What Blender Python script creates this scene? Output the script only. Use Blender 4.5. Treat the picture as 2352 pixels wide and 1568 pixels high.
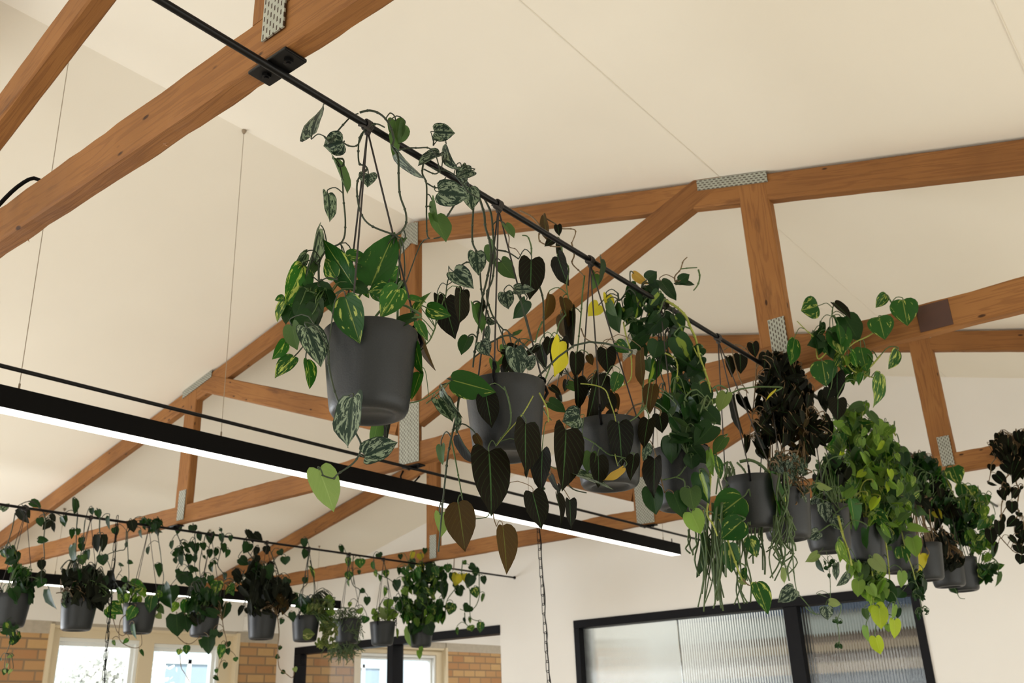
import bpy, bmesh, math, random
from mathutils import Vector, Matrix, noise
random.seed(7)
sc = bpy.context.scene
for o in list(bpy.data.objects): bpy.data.objects.remove(o, do_unlink=True)
COL = sc.collection
# ---------------------------------------------------------------- camera
# lengths below are in units of 1.1 m, measured from the camera's eye (eye height 1.65 m);
# x runs along the building, y to its left side, z up
U = 1.1; EYE = 1.65
CR = Vector((0.6211938, -0.7829110, -0.0341838)); CU = Vector((-0.2741719, -0.2579895, 0.9264293)); CF = Vector((0.7341308, 0.5661199, 0.3749137))
FPX = 2139.6
def V(p): return Vector((p[0]*U, p[1]*U, p[2]*U + EYE))
cam = bpy.data.cameras.new('camera'); camo = bpy.data.objects.new('camera', cam); COL.objects.link(camo)
cam.sensor_width = 36; cam.lens = FPX/2352*36; cam.clip_start = 0.02; cam.clip_end = 200
camo.matrix_world = Matrix(((CR.x, CU.x, -CF.x, 0), (CR.y, CU.y, -CF.y, 0), (CR.z, CU.z, -CF.z, EYE), (0, 0, 0, 1)))
cam.dof.use_dof = True; cam.dof.focus_distance = 1.8; cam.dof.aperture_fstop = 9
sc.camera = camo
# ---------------------------------------------------------------- world, lights, exposure
w = bpy.data.worlds.new('sky'); sc.world = w; w.use_nodes = True
bg = w.node_tree.nodes['Background']; bg.inputs[0].default_value = (0.86, 0.94, 1.0, 1); bg.inputs[1].default_value = 2.6
def area(name, loc, aim, sx, sy, power, col):
    l = bpy.data.lights.new(name, 'AREA'); l.shape = 'RECTANGLE'; l.size = sx*U; l.size_y = sy*U; l.energy = power; l.color = col
    o = bpy.data.objects.new(name, l); COL.objects.link(o); o.location = V(loc)
    o.rotation_euler = (V(aim)-V(loc)).to_track_quat('-Z', 'Y').to_euler(); return o
area('daylight_left_window', (4.4, 8.6, 1.5), (4.0, 5.0, -1.0), 4.0, 1.6, 520, (0.88, 0.95, 1.0))
area('added_daylight_left_rear', (0.2, 7.3, -0.1), (0.2, 4.0, 0.1), 3.6, 1.4, 360, (0.92, 0.96, 1.0))  # added fill at an assumed, unseen opening in the left wall
area('added_daylight_right', (2.6, -1.9, -0.15), (2.6, 2.0, 0.3), 5.0, 1.3, 60, (1.0, 0.88, 0.66))  # warm fill added at an assumed right-hand opening, out of view
area('added_daylight_rear', (-3.1, 2.7, -0.2), (1.0, 2.7, 0.4), 5.5, 1.9, 150, (1.0, 0.94, 0.84))  # fill added at an assumed opening behind the camera
area('added_office_fill', (6.4, 3.4, 1.45), (6.5, 3.4, -1.0), 3.6, 1.1, 62, (0.92, 0.97, 1.0))  # unseen fill, added to brighten the office behind the reeded glass
area('added_office_rear_fill', (8.6, 5.6, 1.3), (8.6, 5.6, -1.0), 2.4, 1.2, 90, (1.0, 0.97, 0.92))  # second added fill, lifts the office seen through the clear glazing
sl = bpy.data.lights.new('sun', 'SUN'); sl.energy = 8.0; sl.angle = .01; sl.color = (1, .96, .88); so = bpy.data.objects.new('sun', sl); COL.objects.link(so)
so.rotation_euler = Vector((.25, .6, -.78)).to_track_quat('-Z', 'Y').to_euler()
sc.view_settings.view_transform = 'Standard'; sc.view_settings.look = 'None'
sc.view_settings.exposure = -0.60; sc.view_settings.gamma = 1.0; sc.view_settings.use_curve_mapping = False
sc.cycles.use_denoising = True
sc.cycles.max_bounces = 10; sc.cycles.diffuse_bounces = 5; sc.cycles.transparent_max_bounces = 24; sc.cycles.sample_clamp_indirect = 6
# ---------------------------------------------------------------- helpers
def tag(o, label=None, cat=None, group=None, kind=None):
    if label: o['label'] = label
    if cat: o['category'] = cat
    if group: o['group'] = group
    if kind: o['kind'] = kind
    return o
def empty(name, p, label, cat, group=None):
    o = bpy.data.objects.new(name, None); COL.objects.link(o); o.empty_display_size = 0.05
    o.location = V(p); return tag(o, label, cat, group)
def ray(px, py):
    d = CR*((px-1176)/FPX) - CU*((py-784)/FPX) + CF
    return d.normalized()
def at(px, py, c, off=0.0):
    # the point seen at a pixel, on the upright plane facing the eye through c (moved off beyond it)
    d = ray(px, py); h = Vector((c[0], c[1], 0)); n = h.normalized()
    return d*((h.length+off)/d.dot(n))
class MB:
    """collects geometry of ONE object, in scene units"""
    def __init__(s): s.v = []; s.f = []; s.m = []; s.uv = None; s.rn = None
    def quad_uv(s): s.uv = []; s.rn = []; return s
    def add(s, vs, fs, m=0):
        b = len(s.v); s.v += [Vector(x) for x in vs]; s.f += [tuple(i+b for i in f) for f in fs]; s.m += [m]*len(fs)
    def box(s, a, b, m=0):
        x0, y0, z0 = a; x1, y1, z1 = b
        s.add([(x0,y0,z0),(x1,y0,z0),(x1,y1,z0),(x0,y1,z0),(x0,y0,z1),(x1,y0,z1),(x1,y1,z1),(x0,y1,z1)],
              [(0,3,2,1),(4,5,6,7),(0,1,5,4),(1,2,6,5),(2,3,7,6),(3,0,4,7)], m)
    def prism(s, poly, d, m=0):
        n = len(poly); d = Vector(d); vs = [Vector(p) for p in poly]
        s.add(vs + [p+d for p in vs], [tuple(range(n))[::-1], tuple(range(n, 2*n))] + [(i, (i+1) % n, (i+1) % n+n, i+n) for i in range(n)], m)
    def tube(s, pts, r, n=6, m=0, cap=True, closed=False):
        pts = [Vector(p) for p in pts]; k = len(pts)
        rr = r if isinstance(r, (list, tuple)) else [r]*k
        up = None; vs = []
        for i in range(k):
            a = pts[(i-1) % k if closed else max(i-1, 0)]; b = pts[(i+1) % k if closed else min(i+1, k-1)]
            t = (b-a); t = t.normalized() if t.length > 1e-9 else Vector((0, 0, 1))
            if up is None: up = Vector((0, 0, 1)) if abs(t.z) < 0.9 else Vector((1, 0, 0))
            x = up - t*up.dot(t)
            if x.length < 1e-6: x = t.orthogonal()
            x.normalize(); y = t.cross(x); up = x
            for j in range(n):
                q = 2*math.pi*j/n; vs.append(pts[i] + (x*math.cos(q)+y*math.sin(q))*rr[i])
        fs = []
        for i in range(k if closed else k-1):
            i2 = (i+1) % k
            for j in range(n): fs.append((i*n+j, i*n+(j+1) % n, i2*n+(j+1) % n, i2*n+j))
        if cap and not closed: fs += [tuple(range(n))[::-1], tuple(range((k-1)*n, k*n))]
        s.add(vs, fs, m)
    def lathe(s, c, prof, n=40, m=0, cap=True):
        vs = []; k = len(prof)
        for r, z in prof:
            for j in range(n):
                q = 2*math.pi*j/n; vs.append((c[0]+r*math.cos(q), c[1]+r*math.sin(q), c[2]+z))
        fs = []
        for i in range(k-1):
            for j in range(n): fs.append((i*n+j, i*n+(j+1) % n, (i+1)*n+(j+1) % n, (i+1)*n+j))
        if cap: fs += [tuple(range(n))[::-1], tuple(range((k-1)*n, k*n))]
        s.add(vs, fs, m)
    def build(s, name, mats, parent=None, base=None, smooth=False, **kw):
        me = bpy.data.meshes.new(name)
        b = V(base) if base is not None else (parent.location if parent is not None and parent.parent is None else (parent.parent.location if parent is not None else Vector()))
        me.from_pydata([V(p)-b for p in s.v], [], s.f)
        if not isinstance(mats, (list, tuple)): mats = [mats]
        for m in mats: me.materials.append(m)
        if len(mats) > 1: me.polygons.foreach_set('material_index', s.m)
        if s.uv is not None:
            a = me.uv_layers.new(name='UVMap'); r = me.uv_layers.new(name='leafid'); li = 0
            for pi, p in enumerate(me.polygons):
                for l in p.loop_indices:
                    vi = me.loops[l].vertex_index; a.data[l].uv = s.uv[vi]; r.data[l].uv = s.rn[vi]
        if smooth: me.polygons.foreach_set('use_smooth', [True]*len(me.polygons))
        me.update()
        o = bpy.data.objects.new(name, me); COL.objects.link(o)
        if parent is not None: o.parent = parent
        elif base is not None: o.location = b
        return tag(o, **kw)
def fixn(o):
    bm = bmesh.new(); bm.from_mesh(o.data); bmesh.ops.recalc_face_normals(bm, faces=bm.faces); bm.to_mesh(o.data); bm.free(); return o
def bev(o, w_=0.004, seg=2):
    b = o.modifiers.new('bevel', 'BEVEL'); b.width = w_; b.segments = seg; b.limit_method = 'ANGLE'; return o
def children(o): return [c for c in bpy.data.objects if c.parent == o]
def copy_tree(o, parent=None):
    c = o.copy(); COL.objects.link(c)
    if parent is not None: c.parent = parent
    for ch in children(o): copy_tree(ch, c)
    return c
# ---------------------------------------------------------------- materials
class NT:
    def __init__(s, name):
        s.mat = bpy.data.materials.new(name); s.mat.use_nodes = True; s.t = s.mat.node_tree; s.t.nodes.clear()
        s.out = s.n('ShaderNodeOutputMaterial')
    def n(s, typ, **kw):
        x = s.t.nodes.new(typ)
        for k, v in kw.items(): setattr(x, k, v)
        return x
    def l(s, a, b): s.t.links.new(a, b)
    def val(s, sock, v):
        if hasattr(v, 'links') or isinstance(v, bpy.types.NodeSocket): s.l(v, sock)
        else: sock.default_value = v
    def math(s, op, a, b=None, c=None, clamp=False):
        x = s.n('ShaderNodeMath', operation=op); x.use_clamp = clamp; s.val(x.inputs[0], a)
        if b is not None: s.val(x.inputs[1], b)
        if c is not None: s.val(x.inputs[2], c)
        return x.outputs[0]
    def vm(s, op, a, b):
        x = s.n('ShaderNodeVectorMath', operation=op); s.val(x.inputs[0], a); s.val(x.inputs[1], b); return x.outputs[0]
    def noise(s, vec, scale=5, detail=3, rough=.5, dist=0):
        x = s.n('ShaderNodeTexNoise'); s.l(vec, x.inputs['Vector']); x.inputs['Scale'].default_value = scale
        x.inputs['Detail'].default_value = detail; x.inputs['Roughness'].default_value = rough; x.inputs['Distortion'].default_value = dist
        return x.outputs['Fac']
    def ramp(s, fac, stops):
        x = s.n('ShaderNodeValToRGB'); s.l(fac, x.inputs[0]); e = x.color_ramp.elements
        while len(e) < len(stops): e.new(0.5)
        for i, (p, c) in enumerate(stops): e[i].position = p; e[i].color = (*c, 1) if len(c) == 3 else c
        return x.outputs[0]
    def mix(s, f, a, b, typ='MIX'):
        x = s.n('ShaderNodeMix', data_type='RGBA', blend_type=typ); s.val(x.inputs[0], f)
        s.val(x.inputs[6], (*a, 1) if isinstance(a, tuple) else a); s.val(x.inputs[7], (*b, 1) if isinstance(b, tuple) else b)
        return x.outputs[2]
    def smooth(s, v, lo, hi):
        x = s.n('ShaderNodeMapRange', interpolation_type='SMOOTHSTEP'); s.val(x.inputs[0], v); x.inputs[1].default_value = lo; x.inputs[2].default_value = hi
        return x.outputs[0]
    def scale(s, vec, v):
        x = s.n('ShaderNodeMapping'); s.l(vec, x.inputs[0]); x.inputs['Scale'].default_value = v; return x.outputs[0]
    def bsdf(s, col, rough=.5, metal=0, spec=.5, bump=None, bstr=.2, bdist=.01, **kw):
        p = s.n('ShaderNodeBsdfPrincipled'); s.val(p.inputs['Base Color'], (*col, 1) if isinstance(col, tuple) else col)
        s.val(p.inputs['Roughness'], rough); p.inputs['Metallic'].default_value = metal; p.inputs['Specular IOR Level'].default_value = spec
        if bump is not None:
            b = s.n('ShaderNodeBump'); b.inputs['Strength'].default_value = bstr; b.inputs['Distance'].default_value = bdist; s.l(bump, b.inputs['Height']); s.l(b.outputs[0], p.inputs['Normal'])
        for k, v in kw.items(): p.inputs[k].default_value = v
        return p.outputs[0]
    def done(s, sh): s.l(sh, s.out.inputs[0]); return s.mat
    def obj(s): return s.n('ShaderNodeTexCoord').outputs['Object']
def simple(name, col, rough=.5, metal=0, nscale=40, var=.08, spec=.5, bump=.05):
    t = NT(name); nz = t.noise(t.obj(), nscale, 3)
    c = t.mix(nz, tuple(x*(1-var) for x in col), tuple(min(1, x*(1+var)) for x in col))
    return t.done(t.bsdf(c, rough, metal, spec, bump=nz, bstr=bump, bdist=.003))
def wood_mat():
    t = NT('fir_timber'); co = t.obj(); rnd = t.n('ShaderNodeObjectInfo').outputs['Random']
    off = t.n('ShaderNodeCombineXYZ'); t.l(t.math('MULTIPLY', rnd, 37.0), off.inputs[0]); t.l(t.math('MULTIPLY', rnd, 11.0), off.inputs[1]); t.l(t.math('MULTIPLY', rnd, 23.0), off.inputs[2])
    p = t.vm('ADD', co, off.outputs[0])
    g = t.noise(t.scale(p, (0.5, 8, 8)), 3.0, 3, .5, .5)
    rings = t.math('SINE', t.math('MULTIPLY', g, 46.0)); rings = t.smooth(rings, .2, 1.0)
    fine = t.noise(t.scale(p, (3, 70, 70)), 4.0, 3, .6)
    big = t.noise(p, 2.2, 3, .5)
    stain = t.smooth(t.noise(t.scale(p, (.8, 4, 4)), 3.1, 5, .65), .575, .76)
    base = t.ramp(big, [(.30, (.180, .076, .022)), (.55, (.262, .113, .033)), (.75, (.325, .152, .048))])
    c = t.mix(t.math('MULTIPLY', rings, .36), base, (.105, .034, .010))
    c = t.mix(t.math('MULTIPLY', fine, .35), c, (.31, .145, .055))
    c = t.mix(t.math('MULTIPLY', stain, .75), c, (.07, .027, .012))
    vor = t.n('ShaderNodeTexVoronoi'); t.l(t.scale(p, (1, 2.5, 2.5)), vor.inputs['Vector']); vor.inputs['Scale'].default_value = 6.5
    knot = t.math('SUBTRACT', 1.0, t.smooth(vor.outputs['Distance'], .05, .10))
    c = t.mix(t.math('MULTIPLY', knot, .9), c, (.03, .012, .006))
    hgt = t.math('ADD', t.math('MULTIPLY', fine, .6), t.math('MULTIPLY', rings, .25))
    return t.done(t.bsdf(c, .68, 0, .2, bump=hgt, bstr=.35, bdist=.004))
WOOD = wood_mat()
STAIN = simple('dark_stained_timber', (.060, .022, .012), .55, nscale=20, var=.3)
def plate_mat():
    t = NT('galvanised_nail_plate'); uv = t.n('ShaderNodeUVMap', uv_map='UVMap').outputs[0]
    s = t.n('ShaderNodeSeparateXYZ'); t.l(uv, s.inputs[0])
    a = t.math('MULTIPLY', s.outputs[0], 1/0.0095); b = t.math('MULTIPLY', s.outputs[1], 1/0.020)
    sh = t.math('MULTIPLY', t.math('FLOOR', a), .5); b2 = t.math('FRACT', t.math('ADD', b, sh)); a2 = t.math('FRACT', a)
    ma = t.math('LESS_THAN', t.math('ABSOLUTE', t.math('SUBTRACT', a2, .5)), .19); mb = t.math('LESS_THAN', t.math('ABSOLUTE', t.math('SUBTRACT', b2, .5)), .28)
    hole = t.math('MULTIPLY', ma, mb); nz = t.noise(t.obj(), 60, 3)
    c = t.mix(nz, (.27, .285, .24), (.43, .44, .375)); c = t.mix(hole, c, (.05, .03, .02))
    return t.done(t.bsdf(c, .5, .35, .5, bump=t.math('SUBTRACT', 1.0, hole), bstr=.5, bdist=.002))
PLATE = plate_mat()
STEEL = simple('black_steel', (.004, .0038, .0038), .34, .0, 60, .2, .2)
BLACK = simple('black_powder_coat', (.005, .0048, .0048), .55, 0, 200, .15, .06)
POT = simple('charcoal_stoneware', (.0165, .0190, .0205), .42, 0, 320, .22, .32, .12)
SOIL = simple('potting_soil', (.02, .012, .008), .95, 0, 60, .5, .1, .8)
CORD = simple('grey_braided_cord', (.030, .025, .021), .8, 0, 400, .5)
WIRE = simple('fine_steel_wire', (.30, .24, .17), .5, .5)
PAINT = simple('cream_ceiling_paint', (.83, .785, .68), .85, 0, 3, .015, .2, .02)
WALLP = simple('white_wall_paint', (.83, .81, .765), .85, 0, 4, .02, .2, .03)
CREAM = simple('cream_window_surround_paint', (.70, .60, .42), .7, 0, 6, .03)
SEAM = simple('sheet_joint_filler', (.73, .69, .60), .85)
CONC = simple('concrete_lintel', (.46, .41, .33), .9, 0, 25, .18, .2, .3)
FLOORM = simple('pale_timber_floor', (.56, .50, .42), .6, 0, 8, .1)
SASH = simple('white_window_paint', (.80, .82, .80), .5, 0, 8, .03)
FRAME = simple('black_aluminium_frame', (.006, .006, .0075), .5, 0, 30, .2, .12)
def brick_mat():
    t = NT('sandy_orange_brick'); co = t.obj(); s = t.n('ShaderNodeSeparateXYZ'); t.l(co, s.inputs[0])
    cb = t.n('ShaderNodeCombineXYZ'); t.l(s.outputs[0], cb.inputs[0]); t.l(s.outputs[2], cb.inputs[1])
    b = t.n('ShaderNodeTexBrick'); t.l(cb.outputs[0], b.inputs['Vector']); b.inputs['Scale'].default_value = 1.0
    b.inputs['Brick Width'].default_value = .205; b.inputs['Row Height'].default_value = .082; b.inputs['Mortar Size'].default_value = .009; b.inputs['Mortar Smooth'].default_value = .3
    b.inputs['Color1'].default_value = (.60, .40, .185, 1); b.inputs['Color2'].default_value = (.42, .20, .092, 1); b.inputs['Mortar'].default_value = (.22, .165, .11, 1)
    nz = t.noise(co, 14, 5, .65); c = t.mix(t.math('MULTIPLY', nz, .6), b.outputs['Color'], (.42, .255, .125))
    return t.done(t.bsdf(c, .9, 0, .2, bump=t.math('SUBTRACT', t.math('MULTIPLY', nz, .3), b.outputs['Fac']), bstr=.5, bdist=.01))
BRICK = brick_mat()
def emit(name, col, st):
    t = NT(name); e = t.n('ShaderNodeEmission'); e.inputs[0].default_value = (*col, 1); e.inputs[1].default_value = st; return t.done(e.outputs[0])
LED = emit('lit_led_diffuser', (1, .96, .86), 9.0)
def clear_glass():
    t = NT('clear_window_glass'); a = t.n('ShaderNodeBsdfTransparent'); g = t.n('ShaderNodeBsdfGlossy'); g.inputs['Roughness'].default_value = .02
    lw = t.n('ShaderNodeLayerWeight'); f5 = t.math('POWER', lw.outputs['Facing'], 4.0); f5 = t.math('ADD', t.math('MULTIPLY', f5, .6), .03); m = t.n('ShaderNodeMixShader')
    t.l(f5, m.inputs[0]); t.l(a.outputs[0], m.inputs[1]); t.l(g.outputs[0], m.inputs[2]); return t.done(m.outputs[0])
GLASS = clear_glass()
def reed_glass():
    t = NT('reeded_glass'); p = t.n('ShaderNodeBsdfPrincipled'); p.inputs['Base Color'].default_value = (.93, .97, .96, 1)
    p.inputs['Transmission Weight'].default_value = 1; p.inputs['Roughness'].default_value = .03; p.inputs['IOR'].default_value = 1.46; return t.done(p.outputs[0])
REED = reed_glass()
# leaves: UVMap = across / along the blade, leafid = a number of its own per leaf
def leaf_mat(name, kind, dark, lite, alt=None, transl=.32, rough=.42, tr=None):
    t = NT(name); uv = t.n('ShaderNodeUVMap', uv_map='UVMap').outputs[0]; lid = t.n('ShaderNodeUVMap', uv_map='leafid').outputs[0]
    s = t.n('ShaderNodeSeparateXYZ'); t.l(uv, s.inputs[0]); r = t.n('ShaderNodeSeparateXYZ'); t.l(lid, r.inputs[0])
    u = t.math('ABSOLUTE', t.math('SUBTRACT', s.outputs[0], .5)); v = s.outputs[1]
    ofs = t.n('ShaderNodeCombineXYZ'); t.l(t.math('MULTIPLY', r.outputs[0], 91.0), ofs.inputs[0]); t.l(t.math('MULTIPLY', r.outputs[1], 57.0), ofs.inputs[1]); t.l(t.math('MULTIPLY', r.outputs[0], 33.0), ofs.inputs[2])
    # slanted coordinates follow the side veins
    sl = t.n('ShaderNodeCombineXYZ'); t.l(t.math('MULTIPLY', s.outputs[0], 1.0), sl.inputs[0]); t.l(t.math('SUBTRACT', v, t.math('MULTIPLY', u, .75)), sl.inputs[1])
    p = t.vm('ADD', sl.outputs[0], ofs.outputs[0])
    soft = t.noise(p, 3.0, 3, .5)
    c = t.mix(t.math('MULTIPLY', r.outputs[1], .8), dark, lite); c = t.mix(t.math('MULTIPLY', soft, .35), c, lite)
    mid = t.math('SUBTRACT', 1.0, t.smooth(u, .006, .03))
    vein = t.math('SINE', t.math('MULTIPLY', t.math('SUBTRACT', v, t.math('MULTIPLY', u, .9)), 42.0)); vein = t.smooth(vein, .86, 1.0)
    bump = t.math('ADD', t.math('MULTIPLY', vein, -.6), t.math('MULTIPLY', mid, -1.0))
    if kind == 'silver':
        nz = t.noise(t.scale(p, (1.25, .75, 1)), 8.5, 4, .6, .6)
        spots = t.math('MULTIPLY', t.smooth(nz, .490, .535), t.smooth(u, .04, .12))
        rim = t.math('SUBTRACT', 1.0, t.smooth(u, .44, .49)); c = t.mix(t.math('MULTIPLY', spots, rim), c, alt)
    elif kind == 'gold':
        nz = t.noise(t.scale(p, (1.7, .8, 1)), 3.6, 4, .6, .3); k = t.math('ADD', nz, t.math('MULTIPLY', t.math('SUBTRACT', r.outputs[0], .5), .12))
        sp = t.smooth(k, .580, .635); c = t.mix(sp, c, alt); c = t.mix(t.math('MULTIPLY', mid, .5), c, alt)
    elif kind == 'brasil':
        nz = t.noise(t.scale(p, (1, .7, 1)), 2.2, 2, .5); k = t.math('SUBTRACT', nz, t.math('MULTIPLY', u, 1.3)); c = t.mix(t.smooth(k, .30, .36), c, alt)
    elif kind == 'velvet':
        c = t.mix(t.math('MULTIPLY', mid, .8), c, alt); c = t.mix(t.math('MULTIPLY', vein, .14), c, alt)
    else:
        c = t.mix(t.math('MULTIPLY', mid, .45), c, alt or lite); c = t.mix(t.math('MULTIPLY', vein, .12), c, alt or lite)
    sh = t.bsdf(c, rough, 0, .08 if kind == 'velvet' else .18, bump=bump, bstr=.22, bdist=.004)
    tn = t.n('ShaderNodeBsdfTranslucent'); t.l(t.mix(1.0, c, tr or (1.5, 1.7, .9), 'MULTIPLY'), tn.inputs[0])
    m = t.n('ShaderNodeMixShader'); m.inputs[0].default_value = transl; t.l(sh, m.inputs[1]); t.l(tn.outputs[0], m.inputs[2])
    return t.done(m.outputs[0])
LM = {
 'S': leaf_mat('silver_splashed_leaf', 'silver', (0.0112, 0.0223, 0.0186), (0.0211, 0.0384, 0.0273), (0.1872, 0.2293, 0.1732), .22, .5),
 'G': leaf_mat('marbled_green_leaf', 'gold', (0.0086, 0.0432, 0.0086), (0.0288, 0.1080, 0.0158), (0.3312, 0.3744, 0.0936), .30, .33),
 'H': leaf_mat('dark_heart_leaf', 'plain', (0.0055, 0.0198, 0.0060), (0.0143, 0.0468, 0.0099), (0.0385, 0.0825, 0.0220), .25, .35),
 'B': leaf_mat('lime_banded_leaf', 'brasil', (0.0074, 0.0273, 0.0074), (0.0186, 0.0589, 0.0124), (0.1860, 0.2604, 0.0372), .3, .35),
 'M': leaf_mat('velvet_bronze_leaf', 'velvet', (0.0031, 0.0031, 0.0019), (0.0095, 0.0079, 0.0034), (.045, .115, .038), .16, .55, (1.6, 1.1, .5)),
 'D': leaf_mat('bronze_backed_leaf', 'velvet', (0.0312, 0.0216, 0.0072), (0.0660, 0.0408, 0.0156), (0.0900, 0.1140, 0.0300), .35, .55, (1.6, 1.2, .5)),
 'U': leaf_mat('green_leaf_underside', 'plain', (0.0350, 0.0735, 0.0245), (0.0630, 0.1120, 0.0350), (0.1120, 0.1680, 0.0630), .35, .5),
 'L': leaf_mat('fresh_lime_leaf', 'plain', (0.0910, 0.1890, 0.0245), (0.1820, 0.2800, 0.0630), (0.2380, 0.3220, 0.0980), .40, .42),
 'P': leaf_mat('pale_sage_leaf', 'plain', (0.1275, 0.1875, 0.0638), (0.2175, 0.2625, 0.1050), (0.2400, 0.3000, 0.1350), .36, .5),
 'Y': leaf_mat('yellow_leaf', 'plain', (0.3680, 0.3360, 0.0200), (0.4800, 0.4400, 0.0400), (0.4400, 0.4400, 0.0960), .45, .45, (1.3, 1.2, .6)),
 'Z': leaf_mat('neon_lime_leaf', 'plain', (.250, .360, .022), (.370, .470, .040), (.46, .54, .12), .45, .42, (1.4, 1.4, .6)),
 'O': leaf_mat('orange_tinged_leaf', 'plain', (0.3600, 0.2240, 0.0320), (0.4800, 0.3360, 0.0640), (0.4800, 0.4000, 0.0960), .4, .45, (1.3, 1.1, .6)),
 'N': leaf_mat('yellow_green_leaf', 'gold', (0.0400, 0.1040, 0.0128), (0.1280, 0.2080, 0.0280), (0.2880, 0.3680, 0.0800), .40, .42),
 'W': leaf_mat('cream_edged_leaf', 'gold', (0.0400, 0.0680, 0.0176), (0.0920, 0.1200, 0.0360), (0.4160, 0.4000, 0.1760), .35, .5),
 'C': leaf_mat('dark_curled_leaf', 'velvet', (0.0056, 0.0077, 0.0049), (0.0140, 0.0161, 0.0098), (0.0425, 0.0475, 0.0300), .15, .6),
}
LK = list(LM)
STEM = {'g': simple('green_vine_stem', (.050, .095, .022), .5, 0, 80, .4), 'd': simple('dark_vine_stem', (.020, .032, .014), .55, 0, 80, .4),
        'b': simple('brown_vine_stem', (.135, .085, .035), .6, 0, 80, .4), 'y': simple('yellow_vine_stem', (.23, .26, .035), .5, 0, 80, .3),
        'r': simple('cactus_string', (.045, .080, .020), .55, 0, 80, .4)}
# ================================================================ the setting
RY, RZ = 2.69, 2.185; SR, SL = .268, .245           # ridge line, slopes of the two ceiling planes
YL, YR, XE, XB, XF, ZF = 7.2, -1.9, 5.67, -3.1, 11.0, -1.5
def zc(y): return RZ - (SR*(RY-y) if y < RY else SL*(y-RY))
mb = MB()
mb.prism([(XB,YR-.2,zc(YR-.2)),(XB,RY,RZ),(XB,RY,RZ+.12),(XB,YR-.2,zc(YR-.2)+.12)], (XF-XB,0,0))
mb.prism([(XB,RY,RZ),(XB,YL+.2,zc(YL+.2)),(XB,YL+.2,zc(YL+.2)+.12),(XB,RY,RZ+.12)], (XF-XB,0,0))
fixn(mb.build('ceiling', PAINT, base=(0,0,0), kind='structure'))
for i, y in enumerate((1.156, .145)):
    mb = MB(); mb.prism([(XB+.01,y-.0011,zc(y)-.0016),(XB+.01,y+.0011,zc(y)-.0016),(XB+.01,y+.0011,zc(y)+.002),(XB+.01,y-.0011,zc(y)+.002)], (XE-XB-.02,0,0))
    fixn(mb.build('trim_%d' % (i+1), SEAM, base=(0,0,0), kind='structure'))
mb = MB(); mb.box((XB,YR-.2,ZF-.1), (XF,YL+.2,ZF)); mb.build('floor', FLOORM, base=(0,0,0), kind='structure')
# left wall: plaster above, concrete lintel band, brick piers, window openings
TH = .16
mb = MB()
mb.prism([(XB,YL,.795),(XB,YL,zc(YL)),(XB,YL+TH,zc(YL+TH)),(XB,YL+TH,.795)], (XF-XB,0,0))
fixn(mb.build('wall_left', WALLP, base=(0,0,0), kind='structure'))
OPEN = [(-1.6,2.0,-.75,.55,None), (3.565,5.24,-.75,.772,'a'), (6.62,7.96,-.75,.735,'b')]     # x0,x1,z0,z1; the first, unseen, is added for its daylight
br = MB(); x = XB
for x0, x1, z0, z1, k in OPEN:
    br.box((x,YL,ZF), (x0,YL+TH,.705)); br.box((x0,YL,ZF), (x1,YL+TH,z0)); x = x1
br.box((x,YL,ZF), (XF,YL+TH,.705)); br.box((-1.6,YL,.55), (2.0,YL+TH,.705))
o = br.build('wall_left_brick', BRICK, base=(3.4,YL,.667), kind='structure')
cn = MB(); xs = [XB] + [v for a in OPEN[1:] for v in a[:2]] + [XF]
for i in range(0, len(xs), 2): cn.box((xs[i],YL-.004,.705), (xs[i+1],YL+TH,.795))
for x0, x1, z0, z1, k in OPEN[1:]: cn.box((x0,YL+.01,z1), (x1,YL+TH,.795))
cn.build('trim_3', CONC, base=(0,0,0), kind='structure')
def sash(name, panes, x0, x1, z0, z1, surround, wins):
    """painted surround panel with sash windows set in it"""
    s = MB(); yb = YL+.05; xs = [x0] + [v for w_ in wins for v in w_[:2]] + [x1]
    for i in range(0, len(xs), 2): s.box((xs[i],yb,z0), (xs[i+1],yb+.06,z1))
    for a, b, zt in wins: s.box((a,yb,zt), (b,yb+.06,z1))
    s.box((x0-.012,YL-.012,z0), (x0+.02,yb+.02,z1+.006)); s.box((x1-.02,YL-.012,z0), (x1+.012,yb+.02,z1+.006)); s.box((x0+.02,YL+.012,z1-.02), (x1-.02,yb+.02,z1+.004))
    root = s.build(name, CREAM, base=(x0,YL,z0), kind='structure')
    for a, b, zt in wins:
        f_ = MB(); t1 = .030; t2 = .026; y0, y1 = yb+.015, yb+.09
        f_.box((a,y0,zt-t1), (b,y1,zt)); f_.box((a,y0,z0), (a+t1*.5,y1,zt-t1)); f_.box((b-t1,y0,z0), (b,y1,zt-t1))
        f_.box((a+t1*.5,y0+.03,zt-t1-t2), (b-t1,y1,zt-t1)); f_.box((a+t1*.5,y0+.03,z0), (a+t1*.5+t2*.6,y1,zt-t1-t2)); f_.box((b-t1-t2,y0+.03,z0), (b-t1,y1,zt-t1-t2)); f_.box((a+.03,y0+.03,z0), (b-.03,y1,z0+t2))
        c = bev(f_.build('window_frame', SASH, root, label='white window frame'), .003)
        g = MB(); g.box((a+.03,y1-.022,z0+.02), (b-.05,y1-.018,zt-t1-t2)); g.build('window_pane', GLASS, c)
sash('window_1', 2, 3.565, 5.24, -.75, .772, True, [(3.665,4.335,.690), (4.46,5.10,.672)])
sash('window_2', 2, 6.62, 7.96, -.75, .735, True, [(6.75,7.855,.665)])
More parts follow.
